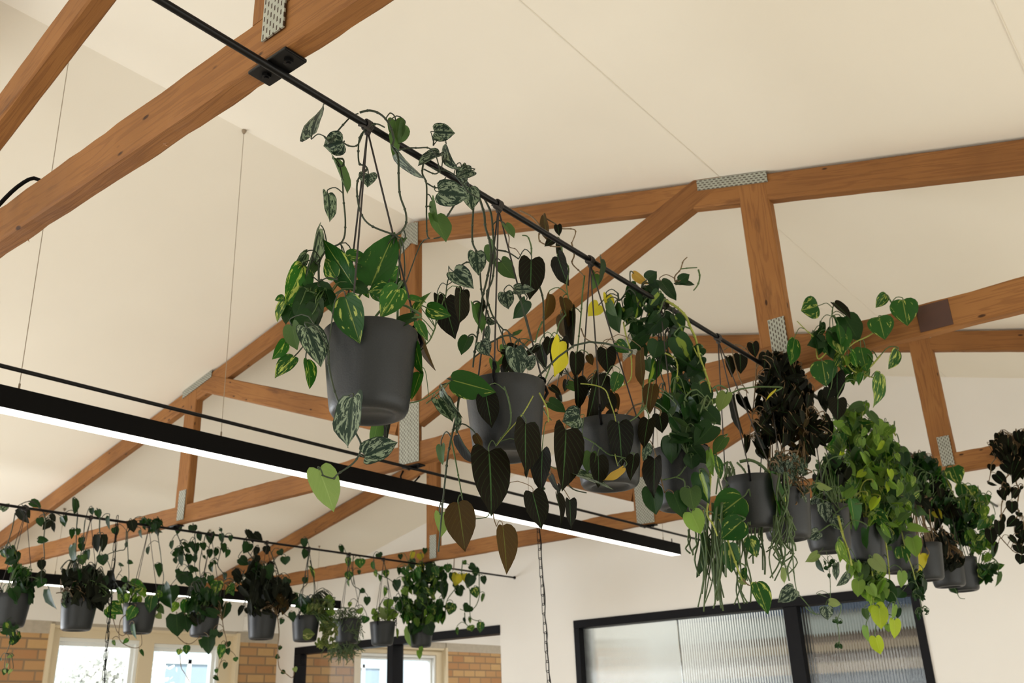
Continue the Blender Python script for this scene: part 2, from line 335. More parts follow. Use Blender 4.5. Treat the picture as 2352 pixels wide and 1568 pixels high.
# end wall with two glazed openings
GL = (4.585,6.945,-1.5,.655); GR = (1.545,3.91,-1.5,.628)
ew = MB()
def wallpart(y0, y1, z0=None):
    z0 = ZF if z0 is None else z0; ys = [y0] + ([RY] if y0 < RY < y1 else []) + [y1]
    ew.prism([(XE,y0,z0),(XE,y1,z0)] + [(XE,y,zc(y)) for y in ys[::-1]], (.10,0,0))
wallpart(YR, GR[0]); wallpart(GR[0], GR[1], GR[3]); wallpart(GR[1], GL[0]); wallpart(GL[0], GL[1], GL[3]); wallpart(GL[1], YL)
fixn(ew.build('wall_end', WALLP, base=(0,0,0), kind='structure'))
f_ = MB(); x0, x1 = XE-.012, XE+.112; b = .054
f_.box((x0,GR[0],GR[3]-b), (x1,GR[1],GR[3])); f_.box((x0,GR[0],ZF), (x1,GR[0]+.046,GR[3]-b)); f_.box((x0,GR[1]-.046,ZF), (x1,GR[1],GR[3]-b)); f_.box((x0,2.262,ZF), (x1,2.352,GR[3]-b))
root = bev(f_.build('window_3', FRAME, base=(XE,GR[0],ZF), kind='structure'), .003)
def reeded(y0, y1, z0, z1, pitch, x):
    m_ = MB(); n = int((y1-y0)/pitch)*6; A = []; B = []
    for i in range(n+1):
        y = y0+(y1-y0)*i/n; d = pitch*.40*math.sin(math.pi*(y-y0)/pitch)**2
        A.append((x-.004-d, y)); B.append((x+.004, y))
    vs = [(p[0],p[1],z) for z in (z0,z1) for p in A+B[::-1]]; k = len(A)*2  # upright flutes on the near face, flat back
    m_.add(vs, [(i,(i+1) % k,(i+1) % k+k,i+k) for i in range(k)])
    return fixn(m_.build('reeded_pane', REED, root, smooth=True))
reeded(GR[0]+.046, 2.262, ZF+.02, GR[3]-b, .0172, XE+.05); reeded(2.352, 3.112, ZF+.02, GR[3]-b, .0172, XE+.05); reeded(3.118, GR[1]-.046, ZF+.02, GR[3]-b, .0102, XE+.05)
f_ = MB(); b = .062
f_.box((x0,GL[0],GL[3]-b), (x1,GL[1],GL[3])); f_.box((x0,GL[1]-.028,ZF), (x1,GL[1],GL[3]-b)); f_.box((x0,5.705,ZF), (x1,5.772,GL[3]-b)); f_.box((XE+.02,GL[0],ZF), (XE+.08,GL[0]+.012,GL[3]-b))
root = bev(f_.build('window_4', FRAME, base=(XE,GL[0],ZF), kind='structure'), .003)
for a, c in ((GL[0]+.012,5.705), (5.772,GL[1]-.028)):
    g = MB(); g.box((XE+.046,a,ZF+.02), (XE+.054,c,GL[3]-b)); g.build('window_pane', GLASS, root)
# unseen walls with openings added to let daylight in
rw = MB(); o0, o1, oz0, oz1 = .1, 5.1, -.8, .5
for a, c in (((XB,YR-.1,ZF),(o0,YR,zc(YR))), ((o1,YR-.1,ZF),(XF,YR,zc(YR))), ((o0,YR-.1,ZF),(o1,YR,oz0)), ((o0,YR-.1,oz1),(o1,YR,zc(YR)))): rw.box(a, c)
rw.build('wall_right', WALLP, base=(0,0,0), kind='structure')
bw = MB()
bw.prism([(XB-.1,YR,.75),(XB-.1,YL,.75),(XB-.1,YL,zc(YL)),(XB-.1,RY,RZ),(XB-.1,YR,zc(YR))], (.1,0,0)); bw.box((XB-.1,YR,ZF),(XB,-.1,.75)); bw.box((XB-.1,5.5,ZF),(XB,YL,.75)); bw.box((XB-.1,-.1,ZF),(XB,5.5,-1.15))
fixn(bw.build('wall_back', WALLP, base=(0,0,0), kind='structure'))
fw = MB(); fw.prism([(XF,YR,ZF),(XF,YL,ZF),(XF,YL,zc(YL)),(XF,RY,RZ),(XF,YR,zc(YR))], (.1,0,0)); fixn(fw.build('wall_far', WALLP, base=(0,0,0), kind='structure'))
# what stands in the office behind the reeded glass
pp = MB(); pp.box((6.98,3.42,ZF), (7.03,5.2,1.55)); pp.build('wall_partition', WALLP, base=(6.98,3.42,ZF), kind='structure')
SH = [simple('navy_board', (.020,.045,.085), .5), simple('grey_board', (.26,.28,.26), .6), simple('brown_board', (.15,.105,.075), .6), simple('tan_board', (.30,.225,.15), .6), simple('slate_board', (.10,.12,.15), .6)]
sr = empty('shelving_unit', (6.75,1.2,ZF), 'tall banded shelving unit blurred behind the reeded glass', 'shelving')
for i, (z0, z1, m) in enumerate([(.625,.84,0),(.56,.625,1),(.48,.56,1),(.42,.48,2),(.36,.42,3),(.29,.36,2),(.22,.29,3),(.10,.22,4),(-.05,.10,2),(-.5,-.05,4),(-1.5,-.5,2)]):
    mb = MB(); mb.box((6.75+.02*(i % 2),1.0,z0), (6.95,3.36,z1)); mb.build('shelf_board', SH[m], sr)
# outdoors, beyond the left windows
ob = empty('neighbouring_building', (3,12.5,ZF-1), 'pale blue weatherboard building beyond the left windows', 'building')
mb = MB(); mb.box((1,12.5,ZF-1), (16,13,3.0)); mb.build('wall', simple('pale_blue_weatherboard', (.50,.62,.70), .8), ob)
for xw in (5.3,6.55,7.8,9.05,11.2,13.4):
    f_ = MB()
    for a, c in (((0,-.5),(.06,.95)),((.84,-.5),(.9,.95)),((.42,-.5),(.48,.95)),((.06,.89),(.84,.95)),((.06,-.5),(.84,-.44)),((.06,.2),(.84,.25))): f_.box((xw+a[0],12.44,a[1]), (xw+c[0],12.5,c[1]))
    c = f_.build('window_frame', SASH, ob); g = MB(); g.box((xw+.06,12.47,-.44),(xw+.84,12.49,.89)); g.build('window_pane', simple('dusky_pane_%d' % int(xw), (.32,.43,.52), .15), c)
tr = empty('garden_tree', (5.95,10.6,ZF-1), 'sunlit pale tree outside the left window', 'tree')
mb = MB(); mb.tube([(5.95,10.6,ZF-1),(6.0,10.6,-.6),(5.92,10.6,.4)], [.09,.07,.04], 8); mb.build('trunk', simple('tree_bark', (.35,.30,.24), .9), tr)
mb = MB(); rr = random.Random(3)
for i in range(6000):
    q = Vector((rr.gauss(0,.20), rr.gauss(0,.30), rr.gauss(0,.24))); c = Vector((5.92,10.6,.52))+q; d = Vector((rr.uniform(-1,1),rr.uniform(-1,1),rr.uniform(-1,1))).normalized(); e_ = d.orthogonal()*.022
    mb.add([c-e_,c+d*.03,c+e_,c-d*.03], [(0,1,2,3)])
mb.build('foliage', simple('overexposed_pale_foliage', (.90,.91,.87), .8), tr)  # overexposed sunlight put into the leaf colour as near-white
gr = MB(); gr.box((-6,7.5,ZF-1.1), (20,20,ZF-1)); gr.build('ground_outside', simple('gravel', (.5,.48,.44), .9), base=(0,0,0), kind='structure')
jb = MB(); jb.box((5.28,YL-.05,.80), (5.44,YL,.925)); tag(bev(jb.build('junction_box', WALLP, base=(5.28,YL,.80)), .006), 'white junction box on the left wall above the brick pier', 'junction box')
dc = MB(); dc.box((XE-.06,6.80,.50), (XE-.0,6.88,.585)); tag(bev(dc.build('door_closer', FRAME, base=(XE,6.8,.5)), .004), 'small black door closer at the corner of the clear glazing', 'door closer')
# ================================================================ trusses
T_D, T_W = .100, .045
def member(name, a, b, depth, parent, x0, thick=T_W, seed=0, wane=.0016):
    """sawn timber from a to b (y,z of its centre line), near face at x0; local x runs along the grain"""
    A = Vector((x0+thick/2, a[0], a[1])); B = Vector((x0+thick/2, b[0], b[1])); d = (B-A); L = d.length*U; d.normalize()
    e2 = Vector((1,0,0)); e3 = d.cross(e2); n = max(8, int(L/.05)); rr = random.Random(seed); vs = []
    h = depth*U/2; t = thick*U/2; c = .005
    prof = [(-t+c,-h),(t-c,-h),(t,-h+c),(t,h-c),(t-c,h),(-t+c,h),(-t,h-c),(-t,-h+c)]
    for i in range(n+1):
        x = L*i/n; wv = [noise.noise(Vector((x*4+seed*9.1, k*3.7, seed)))*wane*U + noise.noise(Vector((x*19+seed*5.3, k*2.1, seed)))*wane*.6*U for k in range(4)]
        for k, (p, q) in enumerate(prof):
            j = wv[k//2]; vs.append((x, p - math.copysign(abs(j), p)*.7, q - math.copysign(abs(j), q)))
    fs = [(i*8+k, i*8+(k+1) % 8, (i+1)*8+(k+1) % 8, (i+1)*8+k) for i in range(n) for k in range(8)] + [tuple(range(8))[::-1], tuple(range(n*8, n*8+8))]
    me = bpy.data.meshes.new(name); me.from_pydata(vs, [], fs); me.materials.append(WOOD); me.update()
    o = bpy.data.objects.new(name, me); COL.objects.link(o); o.parent = parent
    Mx = Matrix((( d.x, e2.x, e3.x, 0), (d.y, e2.y, e3.y, 0), (d.z, e2.z, e3.z, 0), (0,0,0,1))); Mx.translation = V(A)-parent.location
    o.matrix_local = Mx; return fixn(o)
def nail_plate(parent, poly, x, u):
    """pressed steel plate on the near face; poly = (y,z) corners, u = direction of its long side"""
    m_ = MB().quad_uv(); uv = Vector(u).normalized(); n = len(poly); p0 = Vector(poly[0])
    vs = [(x-.0025,y,z) for y, z in poly] + [(x+.0005,y,z) for y, z in poly]
    m_.add(vs, [tuple(range(n)), tuple(range(n,2*n))[::-1]] + [(i,i+n,(i+1) % n+n,(i+1) % n) for i in range(n)])
    for y, z in list(poly)*2:
        q = Vector((y,z))-p0; m_.uv.append((q.dot(Vector((-uv.y,uv.x)))*U, q.dot(uv)*U)); m_.rn.append((0,0))
    return fixn(m_.build('nail_plate', PLATE, parent))
def make_truss(x0):
    r = empty('roof_truss', (x0,RY,1.0), '', 'roof truss', 'timber roof trusses across the room')
    yl, yr = 7.15, -1.85
    member('bottom_chord', (yl,1.052), (yr,1.052), T_D*.97, r, x0, seed=1, wane=.0055)
    for k, (ye, s_) in enumerate(((yr,1),(yl,-1))):
        c_ = T_D/2+.004; member('top_chord', (RY,RZ-c_-.012), (ye,zc(ye)-c_), T_D, r, x0, seed=2+k)
    ck = 2.715; member('king_post', (ck,1.095), (ck,RZ-.06), .105, r, x0-.001, T_W+.002, 4)
    member('web_post', (1.045,1.095), (1.045,zc(1.045)-.02), .105, r, x0-.001, T_W+.002, 5)
    member('web_post', (4.37,1.095), (4.37,zc(4.37)-.02), .105, r, x0-.001, T_W+.002, 6)
    member('diagonal_web', (2.665,1.215), (1.16,1.79), .100, r, x0-.0025, T_W+.003, 7)
    member('diagonal_web', (2.765,1.20), (4.27,1.762), .100, r, x0-.0025, T_W+.003, 8)
    xp = x0-.003
    nail_plate(r, [(1.058,1.183),(1.002,1.183),(1.002,1.040),(1.058,1.040)], xp, (0,1))
    nail_plate(r, [(2.750,1.288),(2.636,1.275),(2.636,1.010),(2.750,1.012)], xp, (0,1))
    nail_plate(r, [(2.752,2.150),(2.69,2.160),(2.648,2.150),(2.648,2.030),(2.69,2.055),(2.752,2.020)], xp, (0,1))
    nail_plate(r, [(4.385,1.178),(4.325,1.178),(4.325,1.020),(4.385,1.020)], xp, (0,1))
    nail_plate(r, [(1.245,zc(1.245)-.004),(.985,zc(.985)-.004),(.985,zc(.985)-.046),(1.245,zc(1.245)-.046)], xp, (1,.268))
    nail_plate(r, [(4.45,zc(4.45)-.004),(4.19,zc(4.19)-.004),(4.19,zc(4.19)-.044),(4.45,zc(4.45)-.044)], xp, (1,-.245))
    return r
XT = (.735, 2.755, 4.69)
tB = make_truss(XT[1]); tA = copy_tree(tB); tA.location = V((XT[0],RY,1.0)); tC = copy_tree(tB); tC.location = V((XT[2],RY,1.0))
tA['label'] = 'nearest timber roof truss, crossing the upper left corner'; tB['label'] = 'middle timber roof truss with full web bracing behind the near pots'; tC['label'] = 'farthest timber roof truss beside the white end wall'
sp = MB(); sp.box((XT[1]-.0015,.512,1.012), (XT[1]+.002,.604,1.092)); sp.build('stained_patch', STAIN, tB, label='dark stained rectangle on the bottom chord')
for (px, py, dx, dy) in ((757,58,-10,-14),(376,330,12,-3),(380,332,8,4),(64,548,3,8)):
    spl = MB(); p = ray(px,py); p = p*(.75/p.x); q = ray(px+dx,py+dy); q = q*(.75/q.x); spl.tube([p, q], [.0016,.0003], 4); spl.build('splinter', WOOD, tA)
# ================================================================ rods, lamps, chains
RODS = {1:(1.047,.992), 2:(2.69,.992), 3:(4.43,.986)}
def rod(k, x0, x1, label, xs):
    y, z = RODS[k]; r = empty('hanging_rod', (x0,y,z), label, 'rod', 'black steel rods under the trusses')
    mb = MB(); n = 40
    mb.tube([(x0+(x1-x0)*i/n, y, z) for i in range(n+1)], .0066, 12); mb.build('rod', STEEL, r, smooth=True)
    if k != 1:
        mb = MB(); mb.lathe((0,0,0), [(.012,0),(.012,.003),(.008,.006)], 20); mb.v = [Vector((x1-p.z, y+p.x, z+p.y)) for p in mb.v]; fixn(mb.build('wall_flange', STEEL, r))
    for x in xs:
        b = MB(); zt = 1.0035; b.box((x-.0005,y-.048,zt-.0065), (x+.044,y+.048,zt)); b.box((x+.004,y-.006,z), (x+.040,y+.006,zt-.006)); br_ = bev(b.build('mounting_bracket', STEEL, r), .002)
        for s_ in (-1,1):
            b = MB(); b.lathe((x+.022,y+.028*s_,zt-.011), [(.0085,0),(.0085,.005)], 6); b.lathe((x+.022,y+.028*s_,zt-.0135), [(.004,0),(.004,.003)], 10); b.build('bolt', STEEL, br_)
    return r
rod(1, -1.2, XE, 'black rod over the near row of pots, running up to the top left', XT); rod(2, -1.2, XE, 'bare black rod above the long lit lamp', XT); rod(3, -1.2, XE, 'black rod over the far left row of pots', XT)
cb = MB(); cb.tube([(2.806,2.78,1.004),(2.81,2.80,.985),(2.83,2.815,.968),(2.85,2.80,.958),(2.86,2.765,.962),(2.855,2.73,.980)], .004, 6); tag(cb.build('looped_cable', BLACK, base=(2.78,2.73,1.0), smooth=True), 'short looped black cable under the middle king post', 'cable')
cb = MB(); cb.tube([at(px,py,(.76,1.9)) for px, py in ((-60,530),(-30,500),(0,468),(12,455),(26,441),(40,429),(54,419),(66,412),(78,409),(90,413),(100,424))], .0045, 8); tag(cb.build('lying_cable', BLACK, base=(.76,2.1,1.1), smooth=True), 'black cable lying over the near truss at the left edge', 'cable')
def lamp(y, x0, x1, label, wires):
    w_ = .065; zt, zb = .945, .880; r = empty('linear_lamp', (x0,y,zb), label, 'linear lamp', 'black linear lamps hung from the ceiling')
    h = MB(); t = .004
    h.box((x0,y,zb), (x1,y+t,zt)); h.box((x0,y+w_-t,zb), (x1,y+w_,zt)); h.box((x0,y+t,zt-t), (x1,y+w_-t,zt)); h.box((x0,y+t,zb+.006), (x0+t,y+w_-t,zt-t)); h.box((x1-t,y+t,zb+.006), (x1,y+w_-t,zt-t)); h.build('housing', BLACK, r)
    d = MB(); d.box((x0+t,y+t,zb-.001), (x1-t,y+w_-t,zb+.010)); d.build('diffuser', LED, r, label='lit white diffuser strip')
    for (xa, ya, za), xb in wires:
        c = MB(); c.tube([(xa,ya,za),(xb,y+w_/2,zt+.012)], .0012, 5); wr = c.build('suspension_wire', WIRE, r)
        c = MB(); c.lathe((xb,y+w_/2,zt), [(.006,0),(.006,.004),(.0032,.006),(.0032,.026)], 10); c.build('wire_grip', SASH if False else WIRE, wr)
        c = MB(); c.lathe((xa,ya,za-.016), [(.004,0),(.009,.010),(.009,.016)], 12); c.build('ceiling_cup', WIRE, wr)
        c = MB(); c.box((xb-.01,y+w_/2-.012,zt), (xb+.05,y+w_/2+.012,zt+.004)); c.build('mounting_clip', BLACK, wr)
    c = MB(); c.tube([(x1-.045,y+.03,zt),(x1-.045,y+.03,zt+.03)], .003, 6); c.build('cable_gland', BLACK, r)
    return r
lamp(2.71, -.6, 5.105, 'long lit black linear lamp beneath the ridge', [((1.11,RY,RZ-.002),1.157), ((1.811,RY,RZ-.002),1.861), ((3.64,RY,RZ-.002),3.64), ((4.96,RY,RZ-.002),4.96)])
lamp(5.98, 1.2, 5.33, 'lit black linear lamp behind the far left row of pots', [((x,6.01,zc(6.01)-.002),x) for x in (1.6,2.95,4.05,5.1)])
def chain(y, x, ztop, zbot, label, lean):
    r = empty('hanging_chain', (x,y,ztop), label, 'chain', 'black chains with flex'); z = ztop+.02; i = 0; L = .052; src = []
    for k in range(2):
        b = MB(); ps = []; a, c = .0085, L/2-.0085
        for q in range(20):
            th = 2*math.pi*q/20; s_ = math.sin(th); ps.append((math.cos(th)*a*(1 if k else 0), math.cos(th)*a*(0 if k else 1), s_*a + (c if s_ > 0 else -c)))
        b.tube([Vector(p)+Vector((x,y,ztop)) for p in ps], .0017, 6, closed=True); src.append(b)
    m0 = src[0].build('chain_link', BLACK, r, smooth=True); m1 = src[1].build('chain_link', BLACK, r, smooth=True); done = 0
    while z > zbot:
        zz = z-L/2+.003; o = (m0, m1)[i % 2]
        if i >= 2: o = o.copy(); COL.objects.link(o); o.parent = r
        o.location = Vector((lean*(ztop-zz)*U, 0, (zz-ztop)*U)); z -= L-.0095; i += 1
    b = MB(); rr = random.Random(5); n = 24
    b.tube([(x+lean*(ztop-zbot)*j/n+rr.uniform(-.003,.003)-.004, y-.012+rr.uniform(-.002,.004)*(j % 3), ztop-(ztop-zbot)*j/n) for j in range(n+1)], .0028, 6); b.build('flex', BLACK, r, smooth=True)
    return r
chain(2.69, 3.635, .985, -.02, 'black chain with flex hanging right of centre by the end wall', .04)
chain(4.40, 2.43, .985, .05, 'thin black chain with flex hanging before the left window', .045)
# ================================================================ hanging plants
E_HEART = [(.03,0),(-.05,.30),(-.075,.58),(-.01,.82),(.12,.97),(.29,1.0),(.47,.95),(.63,.78),(.78,.50),(.90,.20),(1,0)]
M_HEART = [0,.03,.06,.12,.21,.33,.48,.62,.77,.90,1]
E_OVATE = [(0,0),(-.03,.30),(.0,.60),(.09,.85),(.22,.99),(.38,1.0),(.54,.91),(.69,.69),(.83,.40),(.94,.14),(1,0)]
M_OVATE = [0,.02,.06,.14,.25,.40,.55,.69,.83,.93,1]
RATIO = dict(Z=.76, S=.74, G=.66, H=.80, B=.78, M=.66, D=.66, U=.70, L=.76, P=.74, Y=.74, O=.6, N=.66, W=.6, C=.6)
def leaf(mb, sp, B, T, wd, rng, lo=False, phi=None):
    B = Vector(B); T = Vector(T); d = T-B; L = max(d.length, 1e-4); d = d/L
    n = -B.normalized(); n = (n-d*n.dot(d)).normalized(); a = d.cross(n)
    full = L*RATIO[sp]*1.04; wd *= 1.10; c = min(1.0, wd/full); full = max(full, wd)
    if phi is None: phi = math.acos(c)*(1 if rng.random() < .5 else -1)
    cp, sn = math.cos(phi), math.sin(phi); a, n = a*cp+n*sn, n*cp-a*sn
    E_, M_ = (E_OVATE, M_OVATE) if sp in 'GNWDCO' else (E_HEART, M_HEART)
    rows = range(0, 11, 2) if lo else range(11); cols = (-1,-.5,0,.5,1) if lo else (-1,-.66,-.33,0,.33,.66,1)
    fold = rng.uniform(.08,.38); droop = rng.uniform(-.05,.16); tw = rng.uniform(-.25,.25); wv = rng.uniform(.0,.035); ph = rng.uniform(0,6)
    idn = (rng.random(), rng.random()); b0 = len(mb.v); nc = len(cols); vs = []
    for i in rows:
        ev, ew = E_[i]; mv = M_[i]
        for s in cols:
            k = abs(s); v = mv+(ev-mv)*k**1.4; x = s*ew*full/2
            z = abs(x)*fold - droop*L*v*v + math.sin(v*9+ph+s*2)*wv*full*k + tw*x*v
            vs.append(B + d*(v*L) + a*x*(1-fold*.15) + n*z); mb.uv.append((.5+.5*s, max(0,min(1,v)))); mb.rn.append(idn)
    nr = len(vs)//nc; m = LK.index(sp)
    mb.add(vs, [(i*nc+j, i*nc+j+1, (i+1)*nc+j+1, (i+1)*nc+j) for i in range(nr-1) for j in range(nc-1)], m)
def crom(P, sub=5):
    P = [Vector(p) for p in P]
    if len(P) < 3: return [P[0].lerp(P[-1], i/4) for i in range(5)]
    out = []
    for i in range(len(P)-1):
        a, b, c, d = P[max(i-1,0)], P[i], P[i+1], P[min(i+2,len(P)-1)]
        for j in range(sub):
            t = j/sub; out.append(.5*((2*b)+(c-a)*t+(2*a-5*b+4*c-d)*t*t+(3*b-a-3*c+d)*t**3))
    return out+[P[-1]]
FR = dict(p=(0,0,1), a=(600,200,3.136), b=(600,650,2.85), c=(1000,400,3.136), d=(1000,800,2.85), e=(1400,600,3.136), f=(1450,950,3.136),
          g=(1850,650,3.135), h=(1850,1050,3.135), r=(2230,960,4.238), x=(0,1130,3.581), y=(380,1130,3.581), z=(760,1130,3.581), q=(784,784,2.0))
POT_P = [(.0,.006),(.040,.006),(.042,.0),(.052,.0),(.0585,.003),(.0625,.010),(.0645,.022),(.0700,.072),(.0745,.118),(.0775,.140),(.0765,.1415),(.0735,.140),(.0715,.128),(.068,.118)]
def plant(name, key, c, label, cat, group, text, pot=True, knot=None, rz=.992, ps=1.0, lo=False, seed=0, pet='g', cords=True, dens=1.5):
    rng = random.Random(seed*101+5); zb = .452; root = empty(name, (c[0],c[1],zb), label, cat, group)
    if pot:
        m_ = MB(); m_.lathe((c[0],c[1],zb), [(r*ps,z) for r,z in POT_P], 48, cap=False); o = m_.build('pot', POT, root, smooth=True)
        m_ = MB(); m_.lathe((c[0],c[1],zb), [(.0,.116),(.03,.119),(.067*ps,.117)], 24, cap=False); fixn(m_.build('soil', SOIL, root))
        kx, ky = knot or c; top = Vector((kx,ky,rz-.010))
        if cords:
            for j in range(3):
                q = 2*math.pi*j/3 - .62; e_ = Vector((c[0]+.0755*ps*math.cos(q), c[1]+.0755*ps*math.sin(q), zb+.128)); rad = Vector((math.cos(q),math.sin(q),0))
                hk = e_+Vector((0,0,.034)); m_ = MB(); n = 5
                m_.tube([top+(hk-top)*i/n + Vector((0,0,-.002*math.sin(math.pi*i/n))) for i in range(n+1)], .0017, 6); cd = m_.build('cord', CORD, root, smooth=True)
                m_ = MB(); m_.tube([e_-rad*.008+Vector((0,0,-.004)), e_+rad*.003+Vector((0,0,-.008)), e_+rad*.010+Vector((0,0,.004)), e_+rad*.006+Vector((0,0,.016)), e_+rad*.001+Vector((0,0,.022))], .0032, 8)
                m_.tube([hk+rad*.0+Vector((rad.x*.0065*math.cos(t),rad.y*.0065*math.cos(t),.0065*math.sin(t)-.006)) for t in [2*math.pi*i/12 for i in range(12)]], .0028, 6, closed=True)
                m_.build('hook', BLACK, cd, smooth=True)
            m_ = MB()
            for j in range(4):
                xo = (j-1.5)*.0036; m_.tube([(kx+xo+.001*math.sin(i), ky+.0088*math.cos(2*math.pi*i/14), rz-.0005+.0095*math.sin(2*math.pi*i/14)) for i in range(14)], .0020, 6, closed=True)
            m_.tube([(kx-.022,ky,rz-.010),(kx-.015,ky-.008,rz-.013),(kx,ky-.008,rz-.016),(kx+.004,ky,rz-.017),(kx,ky+.006,rz-.014)], .0026, 6)
            m_.lathe((kx,ky,rz-.021), [(.001,0),(.005,.003),(.0062,.008),(.004,.013)], 10); m_.build('knot', CORD, root, smooth=True)
    fr = FR['p']; vines = []; leaves = []; strings = []
    def P(x, y, off): return at(fr[0]+x/fr[2], fr[1]+y/fr[2], c, off)
    def pw(px, p): return px/FPX*p.dot(CF)
    for ln in text.strip().split('\n'):
        t = ln.split()
        if not t or t[0] == '#': continue
        if t[0] == '@': fr = FR[t[1]]
        elif t[0] == 'V':                      # V stem radius off x,y ...
            off = [float(v) for v in t[3].split(':')]; pts = [tuple(float(v) for v in s.split(',')) for s in t[4:]]; n = len(pts)
            Q = crom([P(x,y,off[0]+(off[-1]-off[0])*i/max(1,n-1)) for i,(x,y) in enumerate(pts)]); r = pw(float(t[2])*.64, Q[0])
            vines.append([t[1], Q, r, [], []])
        elif t[0] == 'T':                      # T n radius x0 x1 y0 sway y1lo y1hi off : bundle of thin cactus strings
            n = int(t[1]); x0,x1,y0,sw,ya,yb_,off = map(float, t[3:10])
            for i in range(n):
                x = rng.uniform(x0,x1); yy = y0+rng.uniform(-12,12); ye = rng.uniform(ya,yb_); o_ = off+rng.uniform(-.05,.05); k = rng.randint(3,5); pts = []
                for j in range(k+1):
                    pts.append(P(x+rng.uniform(-sw,sw)*(.3+j/k), yy+(ye-yy)*j/k, o_))
                strings.append((crom(pts,3), pw(float(t[2]), pts[0])*rng.uniform(.8,1.15)))
        elif t[0] == 'K':                      # K n cx cy rx ry len off : tangle of hair-thin stems
            n = int(t[1]); cx,cy,rx,ry,ln_,off = map(float, t[2:8])
            for i in range(n):
                q = rng.uniform(0,6.283); k = math.sqrt(rng.random()); x = cx+rx*k*math.cos(q); y = cy+ry*k*math.sin(q); th = rng.gauss(1.57,.9); o_ = off+rng.uniform(-.07,.07); pts = []
                for j in range(4):
                    pts.append(P(x,y,o_)); x += math.cos(th)*ln_/3; y += math.sin(th)*ln_/3; th += rng.gauss(0,.45)
                strings.append((crom(pts,2), pw(.8, pts[0])))
        elif t[0] == 'A':                      # A kinds cx cy rx ry n size off spread [updown]
            cx,cy,rx,ry = map(float, t[2:6]); n = int(int(t[6])*dens); sz = float(t[7])*1.14; off = float(t[8]); sp_ = float(t[9])
            for i in range(n):
                q = rng.uniform(0,6.283); k = math.sqrt(rng.random()); x = cx+rx*k*math.cos(q); y = cy+ry*k*math.sin(q)
                th = math.pi/2 + rng.gauss(0,.62); L = sz*rng.uniform(.62,1.18); s = rng.choice(t[1]); o_ = off+rng.uniform(-sp_,sp_)
                B = P(x-math.cos(th)*L*.5,y-math.sin(th)*L*.5,o_); T = P(x+math.cos(th)*L*.5,y+math.sin(th)*L*.5,o_+rng.uniform(-.35,.35)*pw(L/fr[2],B))
                leaves.append((s,B,T,pw(L/fr[2]*RATIO[s]*rng.uniform(.4,1.0),B),lo))
        else:                                  # kind base tip width [off]
            x0,y0,x1,y1,wd = map(float, t[1:6]); off = (float(t[6]) if len(t) > 6 else 0)+rng.uniform(-.012,.012)
            B = P(x0,y0,off); Lw = pw(math.hypot(x1-x0,y1-y0)/fr[2],B); T = P(x1,y1,off+rng.uniform(-.22,.22)*Lw)
            leaves.append((t[0],B,T,pw(wd/fr[2],B),lo))
    crown = MB().quad_uv(); cst = MB(); soil = Vector((c[0],c[1],zb+.118))
    lone = {}
    for s,B,T,wd,lo_ in leaves:
        best = None; L = (T-B).length
        for vn in vines:
            for i in range(0, len(vn[1]), 2):
                e_ = (vn[1][i]-B).length
                if best is None or e_ < best[0]: best = (e_, vn, vn[1][i])
        if best and best[0] < .085+L*.5:
            vn = best[1]; vn[3].append((s,B,T,wd,lo_)); src = best[2]; r = min(vn[2]*.6, .0022)
            if best[0] > .006: vn[4].append((src,B,T,r))
        else:
            if s in 'YO': lone.setdefault(s, []).append((B,T,wd))
            else: leaf(crown, s, B, T, wd, rng, lo_)
            src = soil+Vector((rng.uniform(-.05,.05),rng.uniform(-.05,.05),0))
            if pot and (B-src).length < .34 and B.z > zb+.06:
                e_ = (T-B).normalized(); mid = src.lerp(B,.55)+Vector((0,0,.03+.15*(B-src).length)); cst.tube(crom([src,mid,B-e_*.012,B+e_*.004],4), .0021, 5)
    if crown.v: crown.build('foliage', [LM[k] for k in LK], root, smooth=True)
    if cst.v: cst.build('leaf_stalks', STEM[pet], root, smooth=True)
    for s, ls in lone.items():
        for B,T,wd in ls:
            m_ = MB().quad_uv(); leaf(m_, s, B, T, wd, rng, False); m_.build('leaf', [LM[k] for k in LK], root, smooth=True, label='yellowing leaf')
    for st, Q, r, ls, pts in vines:
        m_ = MB(); n = len(Q); m_.tube(Q, [r*(1-.35*i/n) for i in range(n)], 7 if not lo else 5)
        if not lo:
            for i in range(4, n-2, 5): d = (Q[i+1]-Q[i-1]).normalized()*r; m_.tube([Q[i]-d, Q[i], Q[i]+d], [r*.9, r*1.3, r*.9], 7)
        for src,B,T,pr in pts:
            e_ = (T-B).normalized(); Lp = (B-src).length; mid = src.lerp(B,.5)+Vector((0,0,.25*Lp))-e_*.15*Lp
            m_.tube(crom([src,mid,B-e_*min(.01,.2*Lp),B+e_*.003],3), pr, 5, m=1)
        vo = m_.build('vine', [STEM[st], STEM['g' if st == 'y' else st]], root, smooth=True)
        if ls:
            m_ = MB().quad_uv()
            for s,B,T,wd,lo_ in ls: leaf(m_, s, B, T, wd, rng, lo_)
            m_.build('leaves', [LM[k] for k in LK], vo, smooth=True)
    if strings:
        m_ = MB()
        for Q, r in strings: m_.tube(Q, r, 5)
        m_.build('trailing_strings', STEM['r'], root, smooth=True, kind='stuff')
    return root
G1 = 'pots on the near rod'; G3 = 'pots on the far left rod'; HP = 'hanging plant'
